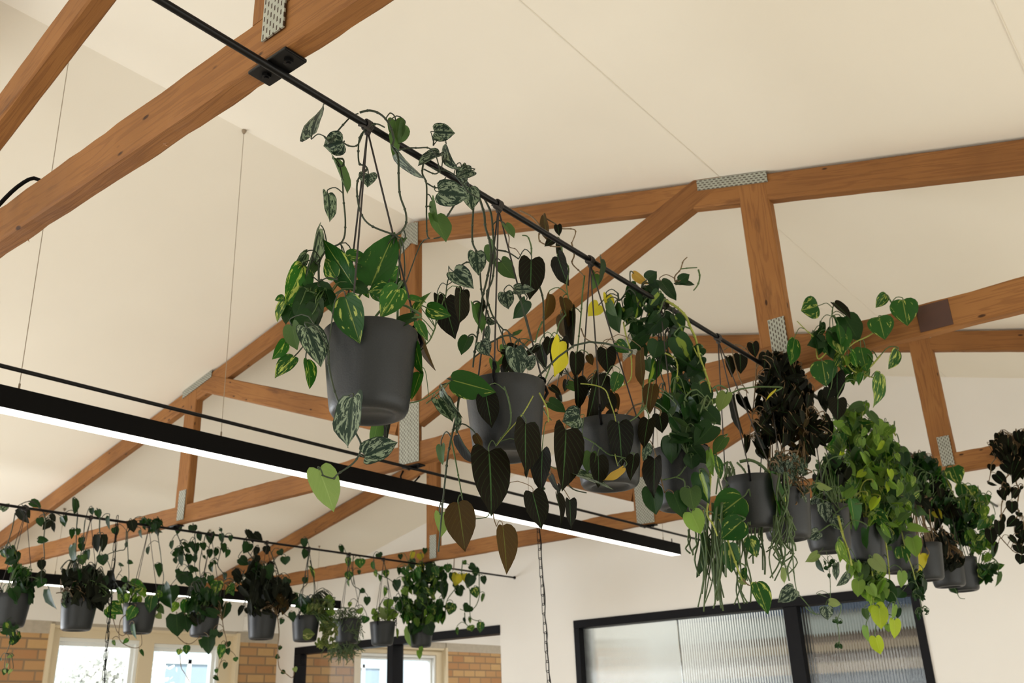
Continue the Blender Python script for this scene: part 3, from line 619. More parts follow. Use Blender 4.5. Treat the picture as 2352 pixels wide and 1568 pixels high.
T1 = '''
@ a
V d 4.0 0 415,1400 420,1260 480,1170 585,1110 606,980 592,800 582,640 560,550 520,505
V d 3.6 0 545,515 590,520 590,565 555,565 540,540
V d 3.8 -.02 455,355 500,400 545,325 600,260 650,210 700,190
V d 4.2 -.02 710,183 780,168 850,190 905,240 940,310 955,380 945,430 985,500 990,650 1000,780 1040,900 1040,990 985,1060 920,1050 780,990 715,900 690,760 700,660 760,590 740,565 705,545 700,440 715,350 770,290 830,265 890,290
V d 3.2 -.02 590,400 640,425 695,415 735,330 760,300
V d 3.2 .02 970,460 1050,440 1130,438 1210,440 1260,500 1290,620
V d 3.8 .03 1170,540 1160,620 1190,700 1190,900 1195,1060 1215,1090
V d 3.6 .10 1190,520 1250,590 1330,600 1400,640 1450,700 1500,760 1568,800
V d 3.0 .10 1170,590 1250,625 1290,600
V d 3.0 .10 1190,690 1270,725 1330,650
V d 3.0 .10 1240,420 1245,360 1260,310
V d 3.6 .10 1390,850 1340,930 1310,990 1300,1070 1240,1090
S 365 352 420 88 128
S 590 395 445 425 172
U 515 510 620 770 62
S 480 762 505 968 84
S 415 1022 315 1430 60
S 325 1195 228 1330 66
U 965 235 985 400 120
U 1030 270 1000 405 78
U 945 360 955 490 66
S 965 470 1165 680 75
S 1245 322 1398 332 128 .08
S 1290 480 1125 560 76 .06
S 1330 400 1395 600 50 .08
S 1520 600 1400 655 92 .10
S 1440 570 1470 720 88 .12
S 1275 750 1498 790 180 .08
S 1500 720 1520 885 122 .12
U 1250 930 1330 1120 122 .05
U 1230 815 1262 980 48 .04
S 770 625 765 715 128
G 790 1430 962 1040 250
G 660 1420 440 1100 172
G 540 1370 450 1228 115
G 610 1210 785 1242 88
G 675 1300 755 1305 58
G 300 1285 190 1575 178
U 1030 1090 985 1170 44
G 880 1400 1000 1285 130 .05
U 400 1265 330 1350 60
@ b
V g 4.0 0 320,55 360,70 430,110
V d 4.6 -.085 440,440 445,560 490,740 540,830
V d 4.0 -.07 620,985 655,1070 610,1170 500,1250 470,1278 395,1255
V d 3.6 .10 830,900 820,1000
V g 2.6 .05 930,790 1060,760 1240,640
V g 3.0 .06 1140,290 1105,370 1060,420 1000,500
H 440 60 185 180 172
G 550 88 645 395 190 -.09
G 900 30 785 225 165 -.06
G 840 30 700 55 100 0
G 960 100 1085 128 44
G 1010 200 1098 40 56
G 1085 160 1245 215 105
M 1200 110 1265 368 158 .1
M 1300 60 1300 265 88 .1
G 1020 250 1090 380 68
G 1010 400 1045 600 64
G 1040 585 985 765 82
D 1045 300 1130 575 30 .04
S 300 290 405 535 158 -.08
U 200 270 240 440 104 -.05
G 215 480 85 610 100
G 160 380 85 500 80
G 300 500 335 685 70
S 600 745 560 1075 152 -.10
S 675 1130 898 1043 152 -.08
P 375 1212 487 1490 176 -.06
U 760 920 722 1090 80 .10
M 830 900 822 1060 42 .10
G 150 90 88 112 46
G 150 110 95 250 52
H 205 160 160 275 85
H 340 195 235 365 112 -.04
H 1000 225 850 290 66 -.05
H 380 20 470 40 60
H 600 10 700 60 80
G 420 20 330 90 70
H 250 200 200 300 90
A GH 330 130 150 90 8 130 .02 .06
A GH 800 60 150 60 6 110 .04 .04
'''
T2 = '''
@ c
V d 4.0 .02 275,230 265,400 270,500 300,570 320,700 335,860 380,1010 390,1040
V d 4.6 .0 310,150 350,280 360,380 390,480 400,600 370,760 340,880 330,960 300,1180 280,1300 270,1390
V d 4.0 .0 350,170 400,280 415,430 425,600 410,760 370,860 390,960 430,1050 490,1120
V d 3.6 -.02 330,1240 400,1210 490,1165 560,1170 650,1240 740,1340 800,1420
V d 3.4 .02 440,545 520,560 600,610
V d 3.4 -.03 570,830 610,900 650,1050 690,1200
V b 2.0 .02 490,350 530,450 530,520 580,540 615,590
V d 4.0 .03 740,780 775,900 780,1060 785,1180
V g 3.2 .03 690,580 690,520 665,450 625,440
V g 3.4 .03 770,1060 740,1130 720,1210
V d 3.0 .02 260,640 210,640 100,740 75,880
S 290 560 312 730 122
U 390 500 445 660 84 .02
U 470 625 575 755 112 .02
M 690 612 688 895 182 -.02
S 568 828 718 832 78 -.03
S 500 850 528 975 108
H 650 905 560 1045 94
U 500 360 570 458 54
S 1390 1300 1390 1302 2
S 130 700 275 815 140 -.02
M 200 830 165 1010 90 .03
U 275 935 330 1155 72
S 372 1050 430 1080 46
S 385 1090 395 1200 36
H 240 1170 180 1295 92
S 330 1205 388 1310 112 -.02
S 570 1250 618 1455 142 -.03
S 650 1390 722 1300 88 -.03
U 560 1150 635 1125 26
M 335 900 290 1060 40
M 20 870 60 1060 90 .06
@ d
V d 4.4 -.09 200,240 160,300 140,430 110,560 85,680 70,800 45,1050 20,1330
V g 3.2 -.09 105,600 125,700 155,860 178,990
V g 3.2 -.09 450,250 480,340 495,440 480,520 420,600 395,640
V y 2.4 -.09 640,310 590,400 540,470 460,560 400,635
V y 3.0 -.09 680,290 730,390 740,480
V g 2.4 -.09 340,1000 355,1040 340,1100 255,1115
V b 2.4 -.09 375,1060 385,1120 400,1165
V g 2.6 -.04 -60,360 40,280 100,210
G 105 205 400 285 170 -.12
M 330 300 372 520 138 -.11
M 590 490 583 828 162 -.12
M 350 668 385 1088 236 -.13
M 700 668 690 940 122 -.05
M 635 938 700 1182 148 -.06
M 795 955 840 1155 50 -.04
M 880 988 885 1180 76 -.04
D 150 1008 195 1330 192 -.11
D 440 1158 480 1480 138 -.11
P 30 1078 45 1230 94 -.06
S 20 330 112 488 118 -.06
S 40 268 150 470 48 -.08
S 140 430 146 560 46 -.09
U 40 630 42 762 56 -.05
M 150 560 250 765 50 -.06
D 260 560 320 660 55 -.1
M 615 770 590 850 30 -.06
A MU 560 100 200 90 7 120 .05 .05
'''
T3 = '''
@ c
V b 3.2 .0 610,262 700,310 760,390 745,440 760,490 850,520 940,520
V b 2.8 .0 800,320 870,360 900,390 990,395 1010,420 985,490
V b 3.0 .0 980,490 1000,580 985,640 1040,700 1075,740
V g 3.2 .0 905,480 920,600 960,680 945,800 960,900
V g 3.2 .0 1075,730 1060,850 1050,1000 1030,1200 1020,1290
V b 2.4 .0 1050,1110 1080,1180 1150,1220 1180,1270
V g 3.0 -.02 940,1010 890,1080 870,1190
V d 3.0 .0 920,1370 970,1460 1060,1540
V b 2.4 .02 1190,620 1210,720 1180,790
D 780 292 805 490 52
M 880 365 892 442 56
M 862 460 785 518 58
M 880 500 886 596 38
M 880 588 945 802 104
H 1195 608 1187 790 44
U 1150 715 1140 830 58 .02
D 820 862 790 1062 76
D 920 892 965 1100 92
M 985 980 1006 1258 92
D 905 1008 925 1190 62
Y 895 1200 866 1458 112 -.05
M 830 1180 800 1305 80
M 910 1190 878 1440 115 -.01
M 1010 1288 1018 1470 102
M 1230 1258 1244 1440 136
M 760 1230 790 1400 80 .03
G 1300 1210 1395 1285 90
@ d
V g 3.0 -.09 760,90 720,200 670,300 720,420 760,470
V y 2.4 -.09 950,230 1040,240 1110,270 1140,340 1180,470 1165,560 1175,690 1195,770
V g 3.0 -.09 1380,380 1300,460 1200,510
V g 2.6 -.09 650,680 740,760 790,790
V g 2.6 -.09 960,575 1040,620 1130,690 1170,700 1260,720
V b 2.6 -.07 760,820 700,880 690,930
V b 2.2 -.06 800,860 840,920 880,985
V d 3.0 -.03 840,850 900,920 990,945
M 855 528 838 935 196 -.13
H 740 350 862 410 78 -.04
S 945 440 830 480 150 -.1
S 905 828 1165 930 46 -.11
M 1065 702 1080 905 112 -.12
U 1020 680 990 812 86 -.11
M 1300 698 1280 866 86 -.11
M 1200 485 1232 775 158 -.09
M 1060 175 1020 522 112 -.06
M 930 190 940 402 80 -.02
G 1200 162 1160 288 84 -.04
D 1390 480 1352 642 74 -.03
O 1232 775 1112 880 44 -.12
M 755 820 800 948 34 -.04
M 1130 300 1170 420 70 .0
D 1170 300 1190 400 60 .02
M 820 880 800 980 30 -.04
D 1000 40 1030 110 50 0
A MMD 1090 330 170 120 10 110 .04 .05
A MU 860 270 110 60 5 80 .03 .04
@ e
D 315 885 280 1098 116 -.05
D 220 640 240 918 72 -.03
M 280 1135 232 1342 112 -.06
M 360 1100 380 1240 110 .02
'''
T4 = '''
@ e
V d 3.6 -.01 60,230 75,280 140,200 190,180
V d 4.0 .0 150,160 210,200 300,270 360,330 420,340 500,330
V y 5.0 -.03 380,270 470,320 545,390 580,470 620,560 650,690 690,800 720,900 745,1060
V y 3.0 -.03 600,610 640,690
V b 2.8 .0 480,170 470,110 510,60 530,0 560,-30
V g 2.6 .0 510,55 570,48 632,45
V g 3.4 -.02 640,60 650,110 635,170 605,210
V y 2.8 -.02 100,440 120,540 150,640 160,760 150,850 90,900
V d 3.2 .0 370,520 380,640 360,760 400,900
V d 3.2 .0 400,520 430,700 470,780 490,880
V y 3.2 -.04 400,660 470,700 490,760 485,850
V g 3.4 -.06 250,780 240,900 235,1040 180,1130 80,1200
O 170 82 282 166 60
H 270 132 342 72 92
H 285 165 350 242 104
H 370 138 476 286 86
H 505 140 578 92 72
H 478 152 612 166 42
H 195 172 110 228 84
H 150 235 172 400 102
H 50 335 66 516 106
H 240 460 130 512 88
H 380 400 262 520 152 -.02
H 380 388 486 490 92
B 465 390 536 506 80
H 270 520 120 632 82
H 350 572 318 706 134 -.02
B 480 540 582 722 150 -.03
H 480 690 668 806 84 -.03
B 330 715 300 882 82
H 270 705 290 800 62
B 490 878 596 1012 80 -.03
H 650 882 700 1062 132 -.04
H 430 955 418 1132 106 -.03
H 500 930 540 1080 110 -.02
P 842 945 790 1090 100 -.02
H 700 1070 802 1180 112 -.105
U 455 1150 592 1228 92 -.105
H 745 1180 610 1320 152 -.105
H 440 1260 645 1318 98 -.105
H 440 1265 446 1456 116 -.105
H 590 1328 692 1462 112 -.105
U 832 1268 745 1388 80 -.105
H 600 1395 590 1500 110 -.105
L 720 1365 726 1545 56 -.105
G 770 1402 792 1570 56 -.105
Y 1200 930 1132 1000 1
A HHBM 250 330 160 120 12 105 .0 .05
A HHB 530 760 160 160 14 115 .02 .05
A HHU 560 1080 170 120 12 120 .0 .05
A HHH 540 1180 150 150 12 130 -.10 .02
A H 330 560 170 120 8 100 .02 .04
Y -75 312 -150 392 108
U -10 290 40 400 60 -.02
@ c
Y 1232 868 1246 990 68
H 1290 955 1326 1140 118
@ f
V g 3.0 -.1 400,290 405,350 380,395 330,450 230,475 215,480
V b 3.0 -.1 215,475 240,570 
V g 3.0 -.1 320,455 380,480 385,530
V y 4.0 -.08 565,380 570,480 560,600 545,720 590,800 620,880
M 170 320 152 605 138 -0.120
H 150 530 178 730 146 -0.110
H 300 568 382 742 124 -0.110
U 420 535 452 702 146 -0.110
L 430 705 502 868 142 -0.110
B 495 422 562 644 112 -0.110
H 280 170 300 360 130 -0.110
H 430 310 440 400 110 -0.110
S 110 210 100 340 60 -0.110
'''
T5 = '''
@ f
V r 6.0 -.02 780,345 860,335 940,375 1010,455 1060,560 1110,670 1150,770 1185,840
V r 4.0 -.06 760,350 820,420 855,560 860,700 855,800
V r 4.0 -.04 700,345 650,380 625,470 610,580
V r 5.0 -.04 710,345 740,420 745,520 735,620
V r 4.5 -.04 690,350 685,440 690,540
T 18 1.9 500 660 640 36 1050 1440 -.06
T 12 1.9 480 640 700 40 900 1250 -.02
T 14 1.9 600 660 640 26 1150 1440 -.09
T 13 1.9 740 860 880 30 1100 1420 -.07
T 20 1.9 1010 1170 740 46 960 1215 -.02
T 9 2.1 1000 1120 420 40 700 850 -.02
T 8 2.0 850 960 800 24 960 1180 .0
T 7 2.0 620 740 380 24 560 640 -.05
T 3 2.0 390 460 830 16 1000 1020 -.04
G 990 420 1085 800 74 -.03
G 965 430 1030 720 60 -.01
H 500 860 505 1180 52 -.04
G 800 600 588 760 236 -.13
G 800 770 648 905 180 -.14
G 705 930 722 1146 136 -.13
G 850 885 905 1035 102 -.11
V y 4.6 -.12 640,760 690,900 760,1100 800,1200
G 820 1110 815 1210 40 -.11
P 780 1190 830 1230 45 -.11
V b 2.6 -.12 800,1190 850,1235 895,1215
G 900 1215 985 1445 126 -.12
H 600 1040 690 1160 50 -.06
'''
T6 = '''
@ e
V b 3.0 0 820,640 850,620 920,600 990,640 1010,700
V b 2.6 0 880,620 900,720 940,850 1000,950
V b 2.6 0 1060,720 1050,900 1030,1100 1000,1300
V b 2.6 .02 1100,740 1150,900 1170,1100 1200,1300
V b 2.6 .02 1230,760 1270,900 1290,1100 1280,1300
V b 2.6 .02 1330,800 1400,950 1420,1150 1400,1350
M 850 690 890 832 62
M 940 668 945 812 98
M 1030 588 1052 692 82
M 1090 690 1200 740 70
M 900 960 950 1280 42
M 930 955 1005 1102 50
M 990 970 1030 1092 34
M 1085 920 1055 1070 36
M 985 1255 985 1402 48
M 1050 1300 1150 1450 70
M 1380 780 1300 860 80
A MMMC 1230 860 130 150 36 105 .0 .07
A MMMM 1230 1120 150 200 38 100 .02 .08
A MC 1110 1280 70 120 9 90 .02 .05
A MMD 1380 1200 100 260 26 100 .05 .06
A MMC 1500 1150 90 220 16 95 .08 .06
A MMMMC 1270 1000 170 260 24 105 .04 .08
A M 1190 730 100 40 8 90 0 .05
@ f
A S 1120 400 140 100 34 62 -.03 .06
A S 1180 560 90 90 12 62 -.04 .05
A SU 1130 690 70 60 6 70 -.05 .04
'''
T7 = '''
@ e
V y 2.6 -.40 1560,660 1500,700 1480,560 1420,500 1350,430
G 1500 320 1378 356 158 -.40
G 1332 560 1298 750 88 -.40
@ g
V y 2.8 -.40 580,270 470,370 350,430 280,500 230,600
V y 3.0 -.40 270,520 320,610 380,650 490,680
V g 2.6 -.40 190,240 195,190 205,150
V y 3.4 -.40 540,520 480,590 420,650 380,720
V g 3.0 -.40 620,140 595,100 575,75
M 205 142 335 250 56 -.40
G 580 78 512 176 76 -.40
G 700 120 735 308 182 -.40
G 530 245 570 402 168 -.40
G 230 318 268 518 166 -.40
H 280 240 392 416 150 -.40
G 120 562 150 742 172 -.40
G 660 482 606 620 74 -.40
G 535 650 520 892 92 -.40
G 400 465 440 640 108 -.40
A GH 180 400 120 90 8 110 -.38 .04
A GN 330 600 120 110 14 100 -.38 .05
M 230 640 225 840 110 -.40
M 235 830 230 990 118 -.40
M 180 760 150 850 90 -.40
@ h
V y 4.6 -.10 235,420 270,560 310,680 335,780
V g 3.0 -.08 410,330 300,350 220,400 200,440
S 130 330 150 470 100 -.09
S 205 430 265 530 92 -.10
S 100 535 20 590 84 -.10
P 85 195 195 225 46 -.08
P 90 690 5 760 60 -.08
H 90 740 130 830 36 -.06
G 325 300 360 530 90 -.08
H 440 510 440 670 56 -.09
N 240 600 330 770 70 -.09
S 225 760 225 890 42 -.04
S 300 830 235 935 50 -.05
S 40 330 40 420 60 -.05
A GSH 130 300 110 70 8 90 .0 .05
A CH 180 130 110 90 14 100 .05 .05
V g 1.6 -.02 160,720 175,850 180,950 178,1040
A H 170 800 40 60 4 36 -.02 .02
P 170 1040 258 1058 60 -.02
V g 1.8 -.02 258,1058 250,1120 215,1180 
V g 2.2 -.02 0,1075 50,1120 105,1130
S 148 1075 160 1172 92 -.03
V g 1.6 -.02 215,1150 240,1250 243,1340
A H 230 1185 20 10 2 40 -.02 .02
A H 240 1360 20 8 3 36 -.02 .02
@ f
S 1175 1262 1058 1355 112
P 1112 1112 1106 1228 48
V g 2.4 0 1160,1000 1175,1180 1190,1270
V g 2.2 0 1180,1275 1250,1350 1330,1450
S 1350 1300 1420 1330 10
'''
T8 = '''
@ g
V y 4.0 0 420,900 400,1000 440,1150 430,1300 450,1440
V y 3.4 0 470,960 560,1000 620,1050 650,1100
V g 3.0 0 250,960 280,1100 260,1300 270,1450
V g 3.0 0 600,1060 590,1000 540,1040
L 615 1028 640 1085 50
L 500 1090 420 1250 100
L 640 1140 580 1220 90
L 620 1340 600 1480 110
P 480 1190 500 1340 70
L 290 950 350 900 60
V y 2.2 .05 330,900 350,1100 330,1300 340,1500
V y 2.0 .0 480,950 500,1100 520,1250 500,1450
V g 1.8 .0 560,1050 620,1150 640,1300 600,1480
V g 1.8 .05 400,850 390,1000 420,1200 400,1480
@ p
A NLGU 1975 1040 70 110 40 33 .0 .09
A NNLGU 1990 1140 85 110 50 33 .0 .10
A NGHU 2050 1110 50 90 26 30 .02 .08
A GHU 1945 1060 45 120 22 32 .06 .05
A HU 2000 1180 90 80 22 30 .08 .04
A LZN 1990 1060 80 110 14 30 -.08 .03
@ h
V y 3.0 -.04 570,560 590,700 605,860 600,980
V y 3.0 -.06 480,820 490,950 490,1050 520,1120 570,1150
V g 2.6 -.06 400,820 440,960 
G 490 400 605 470 104 -.08
L 590 390 500 480 10 -.08
U 540 480 600 620 80 -.06
P 360 400 370 530 60 -.06
P 480 720 585 830 100 -.10
N 250 640 250 760 50 -.09
L 690 820 690 940 62 -.04
H 560 900 640 1060 120 -.04
Z 500 1060 550 1150 112 -.07
Z 530 1080 545 1240 112 -.08
Z 640 1165 650 1305 74 -.07
L 640 1060 635 1170 34 -.07
Z 505 1288 540 1422 88 -.07
L 440 1215 450 1330 42 -.06
L 590 1200 600 1260 46 -.07
U 430 1090 440 1170 50 -.05
H 670 1085 660 1160 52 -.05
A NLUG 450 880 110 100 20 95 -.02 .07
A NL 500 960 80 60 14 95 -.03 .04
A NL 370 830 60 50 8 80 -.05 .03
'''
T9 = '''
@ h
V y 2.6 -.07 680,480 700,570 730,690 770,800 790,880
V g 1.8 -.06 790,890 820,960 830,1040 840,1090
L 550 500 560 620 110 -.05
G 690 640 715 780 108 -.08
L 770 575 800 720 112 -.08
L 735 510 895 538 60 -.08
A H 820 1000 50 30 6 40 -.06 .02
A H 840 1130 40 40 6 28 -.06 .02
A LNGH 640 420 110 130 16 100 -.02 .08
A NHGU 670 270 130 130 22 95 .0 .08
A UH 600 620 70 70 8 90 -.02 .04
A HM 800 900 60 50 8 80 .0 .03
H 800 890 830 1040 70 .0
H 850 880 855 1010 36 -.02
H 700 960 660 1010 80 -.04
'''
T10 = '''
@ h
V g 2.4 -.05 700,80 790,60 880,110
V b 2.2 .0 760,30 740,-20 800,20 850,-10
Y 830 690 800 855 84 -.10
Y 880 700 855 760 30 -.1
A HCG 740 150 110 110 26 90 .0 .06
A CU 800 300 90 110 22 85 .0 .06
A H 830 60 80 50 12 90 .0 .05
H 830 60 870 150 80
M 865 100 880 170 40
'''
T11 = '''
@ h
V y 3.0 .0 1000,110 1060,260 1110,330
V g 2.6 .0 940,70 1000,130 1050,200
G 960 130 980 290 80 -.02
G 1060 70 1110 200 130 -.03
Y 930 385 985 440 60 -.05
G 900 320 885 460 46 -.06
A HM 960 330 100 160 34 95 .0 .06
A CC 960 620 110 70 24 80 -.05 .05
A C 1050 760 90 40 14 70 -.09 .03
A G 950 130 60 50 8 80 .0 .04
'''
T12 = '''
@ h
V y 2.6 .0 1150,200 1240,330 1290,440 1320,510 1300,640
V g 2.4 .0 1230,270 1290,260 1310,330
V g 2.6 .0 1180,700 1260,620 1330,590 1400,560
V g 2.2 .0 1320,700 1370,740 1400,780
G 1120 190 1140 320 86
G 1190 200 1210 300 84
G 1290 270 1300 360 66
G 1200 320 1240 440 120
G 1260 600 1310 640 80
G 1340 800 1435 770 50
G 1270 800 1310 890 100
U 1390 820 1380 935 34
H 1130 560 1190 640 110
H 1210 760 1200 915 96
H 1360 610 1345 730 40
A GGHN 1230 430 110 180 24 80 .0 .08
A NG 1270 650 80 90 14 70 -.02 .05
A HM 1130 480 80 160 24 90 .02 .06
A GH 1300 840 70 60 8 70 -.02 .03
H 1050 925 1100 985 40 -.06
V g 1.6 -.06 1085,960 1110,1010 1150,1018
'''
TR = '''
@ r
V b 2.6 .0 460,300 430,480 350,570 300,660 330,760 300,830 290,980 250,1080
V b 2.6 .02 470,560 440,620 470,700 455,820 460,900 490,960
V b 2.0 .0 280,1150 340,1220 420,1300 460,1310
V b 2.0 .0 240,390 200,450 190,540 175,620
V b 2.0 .0 345,860 300,940 
M 240 540 350 660 100
M 165 625 258 655 30
M 200 450 200 520 70
M 400 810 400 936 104
M 280 700 340 805 66
M 440 970 345 1060 92
M 270 1000 280 1150 92
M 190 1080 210 1235 104
M 430 690 430 790 70
M 500 500 385 640 80
M 510 1020 425 1100 64
M 370 1150 460 1230 52
M 440 1230 480 1320 80
M 500 1240 500 1330 80
M 490 1330 475 1425 96
M 300 940 330 1020 50
M 265 1215 220 1330 26
M 470 915 460 960 60
M 500 660 480 700 30
A M 330 300 100 90 22 130 .0 .06
A M 390 430 90 80 14 130 .0 .06
A M 500 190 60 60 8 110 .0 .05
A M 370 720 70 50 6 100 .02 .04
A M 500 420 60 120 10 120 .02 .05
A M 495 1150 40 80 5 90 .02 .05
'''
NEAR = [
 ('golden_pothos', (.978,1.047), .958, 'grey pot of green marbled leaves, nearest on the near rod, with silver-splashed vines', T1, 'g'),
 ('velvet_philodendron', (1.330,1.047), 1.328, 'second grey pot on the near rod, under silver and large dark velvet leaves', T2, 'd'),
 ('velvet_philodendron', (1.685,1.047), 1.669, 'third grey pot on the near rod, behind brown velvet leaves, one yellow leaf above', T3, 'b'),
 ('heartleaf_philodendron', (2.010,1.047), 1.995, 'grey pot buried in dark green hearts climbing over the near rod, one lime leaf below', T4, 'g'),
 ('fishbone_cactus', (2.415,1.047), 2.323, 'fifth pot on the near rod with long green cactus strings', T5, 'g'),
 ('velvet_philodendron', (2.640,1.047), 2.66, 'pot behind the cactus, topped by a blackish mass of small leaves', T6, 'b'),
 ('golden_pothos', (2.965,1.047), 2.99, 'grey pot with big marbled leaves reaching over the middle truss', T7, 'g'),
 ('neon_pothos', (3.300,1.047), 3.33, 'pot under the bright yellow-green leaf mass, lime leaves hanging before the reeded glass', T8, 'y'),
 ('neon_pothos', (3.670,1.047), 3.66, 'pot of broad green leaves just right of the lime mass', T9, 'g'),
 ('hoya', (4.010,1.047), 4.0, 'fourth pot from the end of the near rod, with one curved yellow leaf', T10, 'b'),
 ('curly_hoya', (4.330,1.047), 4.33, 'pot overflowing with dull curly leaves near the end of the near rod', T11, 'b'),
 ('golden_pothos', (4.560,1.047), 4.60, 'last pot in view on the near rod, marbled vines at its right', T12, 'g'),
]
for i, (nm, c, kx, lab, tx, pt) in enumerate(NEAR):
    plant(nm, i, c, lab, HP, G1, tx, knot=(kx,1.047), ps=1.0, seed=i+1, pet=pt, lo=i >= 8, dens=1.5 if i < 3 else 2.0)
plant('trailing_vine', 30, (4.02,.50), 'dark trailing vine hanging at the far right edge', 'trailing plant', None, TR, pot=False, seed=40, pet='b')
# ---- the row on the far left rod
F0 = '''
@ x
V d 2.2 0 125,170 100,300 60,430 50,480
V d 2.0 -.06 100,900 120,1000 130,1100 100,1200 50,1330
A HB 75 530 60 60 12 80 0 .05
A HG 150 660 90 60 12 75 0 .06
A HHH 190 820 80 110 16 90 -.03 .06
A HB 100 1150 60 90 14 65 -.05 .04
A HC 40 900 60 100 10 80 .0 .05
H 220 800 245 930 90 -.05
H 130 1180 100 1262 70 -.05
A PH 60 1420 60 90 5 45 -.04 .03
'''
F1 = '''
@ x
V d 2.4 0 360,170 375,240 365,330 360,430 365,540 340,660 345,750
V d 2.4 0 640,180 630,300 625,450 620,600
V d 2.2 0 700,230 690,330 690,450 690,560
V d 2.4 0 820,230 820,320 840,420 800,560 780,660
V b 2.0 0 460,830 510,830 550,890
V d 2.2 0 1040,320 1030,460 980,480 890,510 850,560
S 10 150 80 85 60
H 250 80 340 120 64
C 150 130 230 262 70
C 190 110 245 215 50
H 325 210 340 285 60
C 420 230 350 312 66
C 440 250 450 330 36
C 420 180 455 245 44
H 525 195 530 285 58
H 315 385 400 400 58
C 340 555 345 648 66
C 370 655 280 715 56
H 350 705 310 790 84
H 400 790 450 965 66
H 610 55 630 180 44
H 755 130 760 190 38
H 800 145 820 215 56
H 590 305 590 385 46
H 640 300 645 355 40
H 670 370 680 440 50
H 600 430 595 580 46
H 670 420 670 490 50
C 800 345 785 500 60
C 850 345 840 500 60
H 840 515 850 605 90
U 670 515 680 600 80
H 720 475 730 560 46
C 910 640 935 800 56
H 500 200 540 250 30
H 900 195 905 310 36
C 1080 230 1100 330 80
A CCH 700 740 160 90 34 100 -.02 .08
A CCC 740 860 140 90 34 110 -.06 .06
A CH 560 700 60 60 8 80 0 .05
A CS 560 900 70 60 6 70 -.05 .03
'''
F2 = '''
@ x
V d 1.8 0 1050,330 1050,430 1055,560 1060,700 1040,790 1030,880
V b 1.8 -.04 1030,1010 990,1060 980,1200 1040,1260 1120,1280 1165,1250 1160,1160
V b 1.8 -.04 930,1040 960,1140 1010,1180 1050,1140
V d 1.8 0 1300,370 1320,500 1330,600 1345,720 1300,900
V d 1.6 0 1000,640 960,700 920,820 905,900
H 940 290 965 355 58
H 1040 415 1038 455 24
H 1050 570 1098 585 36
H 980 585 1020 610 26
H 1155 310 1160 380 26
H 1220 450 1215 515 28
H 1290 590 1320 698 62
G 1068 735 1208 800 70
H 1010 700 1050 740 46
G 905 920 1010 1000 110 -.06
G 880 950 950 1045 84 -.05
G 1110 940 1045 1055 90 -.09
G 1250 850 1230 990 100 -.08
H 1350 760 1390 960 110
N 1280 830 1345 850 60
U 1290 930 1350 1000 60
G 1100 1080 1120 1210 40 -.09
G 930 1215 945 1265 26 -.05
G 1055 1205 1010 1245 36 -.05
H 1150 1300 1185 1350 28 -.05
P 1290 1000 1330 1040 50
N 1040 840 980 920 70
A GN 1080 850 110 60 12 75 -.02 .05
@ q
V b 1.3 .0 905,622 890,618 888,650 910,665 905,700 885,730 935,770 930,835
V b 1.2 .0 885,730 860,790 880,815
H 912 672 940 675 24
H 905 738 932 738 32
@ x
A H 1290 280 60 40 7 70 0 .04
A H 1200 260 40 30 4 60 0 .04
'''
F3 = '''
@ y
V d 2.0 0 60,270 110,380 160,520 200,640 230,760
V d 2.0 0 240,350 250,470 240,600 260,720
V d 2.0 0 330,350 300,480 280,600 290,720
V d 2.0 0 470,380 450,500 430,600 480,680 470,760
V b 1.8 -.05 470,1060 480,1130 500,1250 440,1440 420,1550
V b 1.8 -.05 100,1190 160,1240 220,1240 290,1180
V b 1.6 -.05 120,1340 130,1440 160,1490 200,1560
H 60 230 75 280 50
H 100 255 105 345 60
H 225 270 225 340 70
H 280 330 290 405 44
H 375 330 370 430 70
H 465 340 470 420 44
H 540 355 535 410 36
H 450 300 465 325 28
H 470 420 475 505 50
H 360 470 365 545 50
H 420 460 415 530 36
H 55 400 45 470 30
H 190 510 190 600 56
H 250 420 245 505 60
H 80 540 90 590 36
H 130 500 140 610 40
H 375 590 378 660 34
H 490 665 490 725 36
H 205 600 212 680 28
H 515 470 500 540 44
H 150 650 130 760 110
H 180 670 200 780 80
H 290 700 260 830 110
H 370 685 370 770 56
G 430 725 410 840 100
H 50 770 40 930 120 -.05
N 90 900 55 990 70
G 170 880 150 1010 80 -.05
H 90 1000 100 1190 160 -.10
H 160 1010 190 1150 90 -.09
H 350 1190 355 1332 112 -.09
H 400 1130 390 1220 66 -.08
G 460 1250 450 1375 66 -.08
H 510 1230 520 1275 50 -.06
H 450 1150 440 1200 50 -.07
G 175 1255 172 1335 58 -.07
G 120 1290 105 1340 50 -.07
H 510 1285 520 1340 40 -.06
G 575 1355 582 1395 42 -.05
H 495 1400 485 1455 40 -.06
G 418 1450 420 1490 32 -.06
H 400 1515 440 1550 34 -.06
H 505 910 480 1050 60 -.03
H 280 1210 300 1290 30 -.08
A HHH 320 920 140 90 30 95 -.03 .07
A HC 290 1000 110 90 14 90 -.07 .03
A G 530 790 40 40 4 70 0 .03
A HH 240 560 180 150 20 50 0 .05
'''
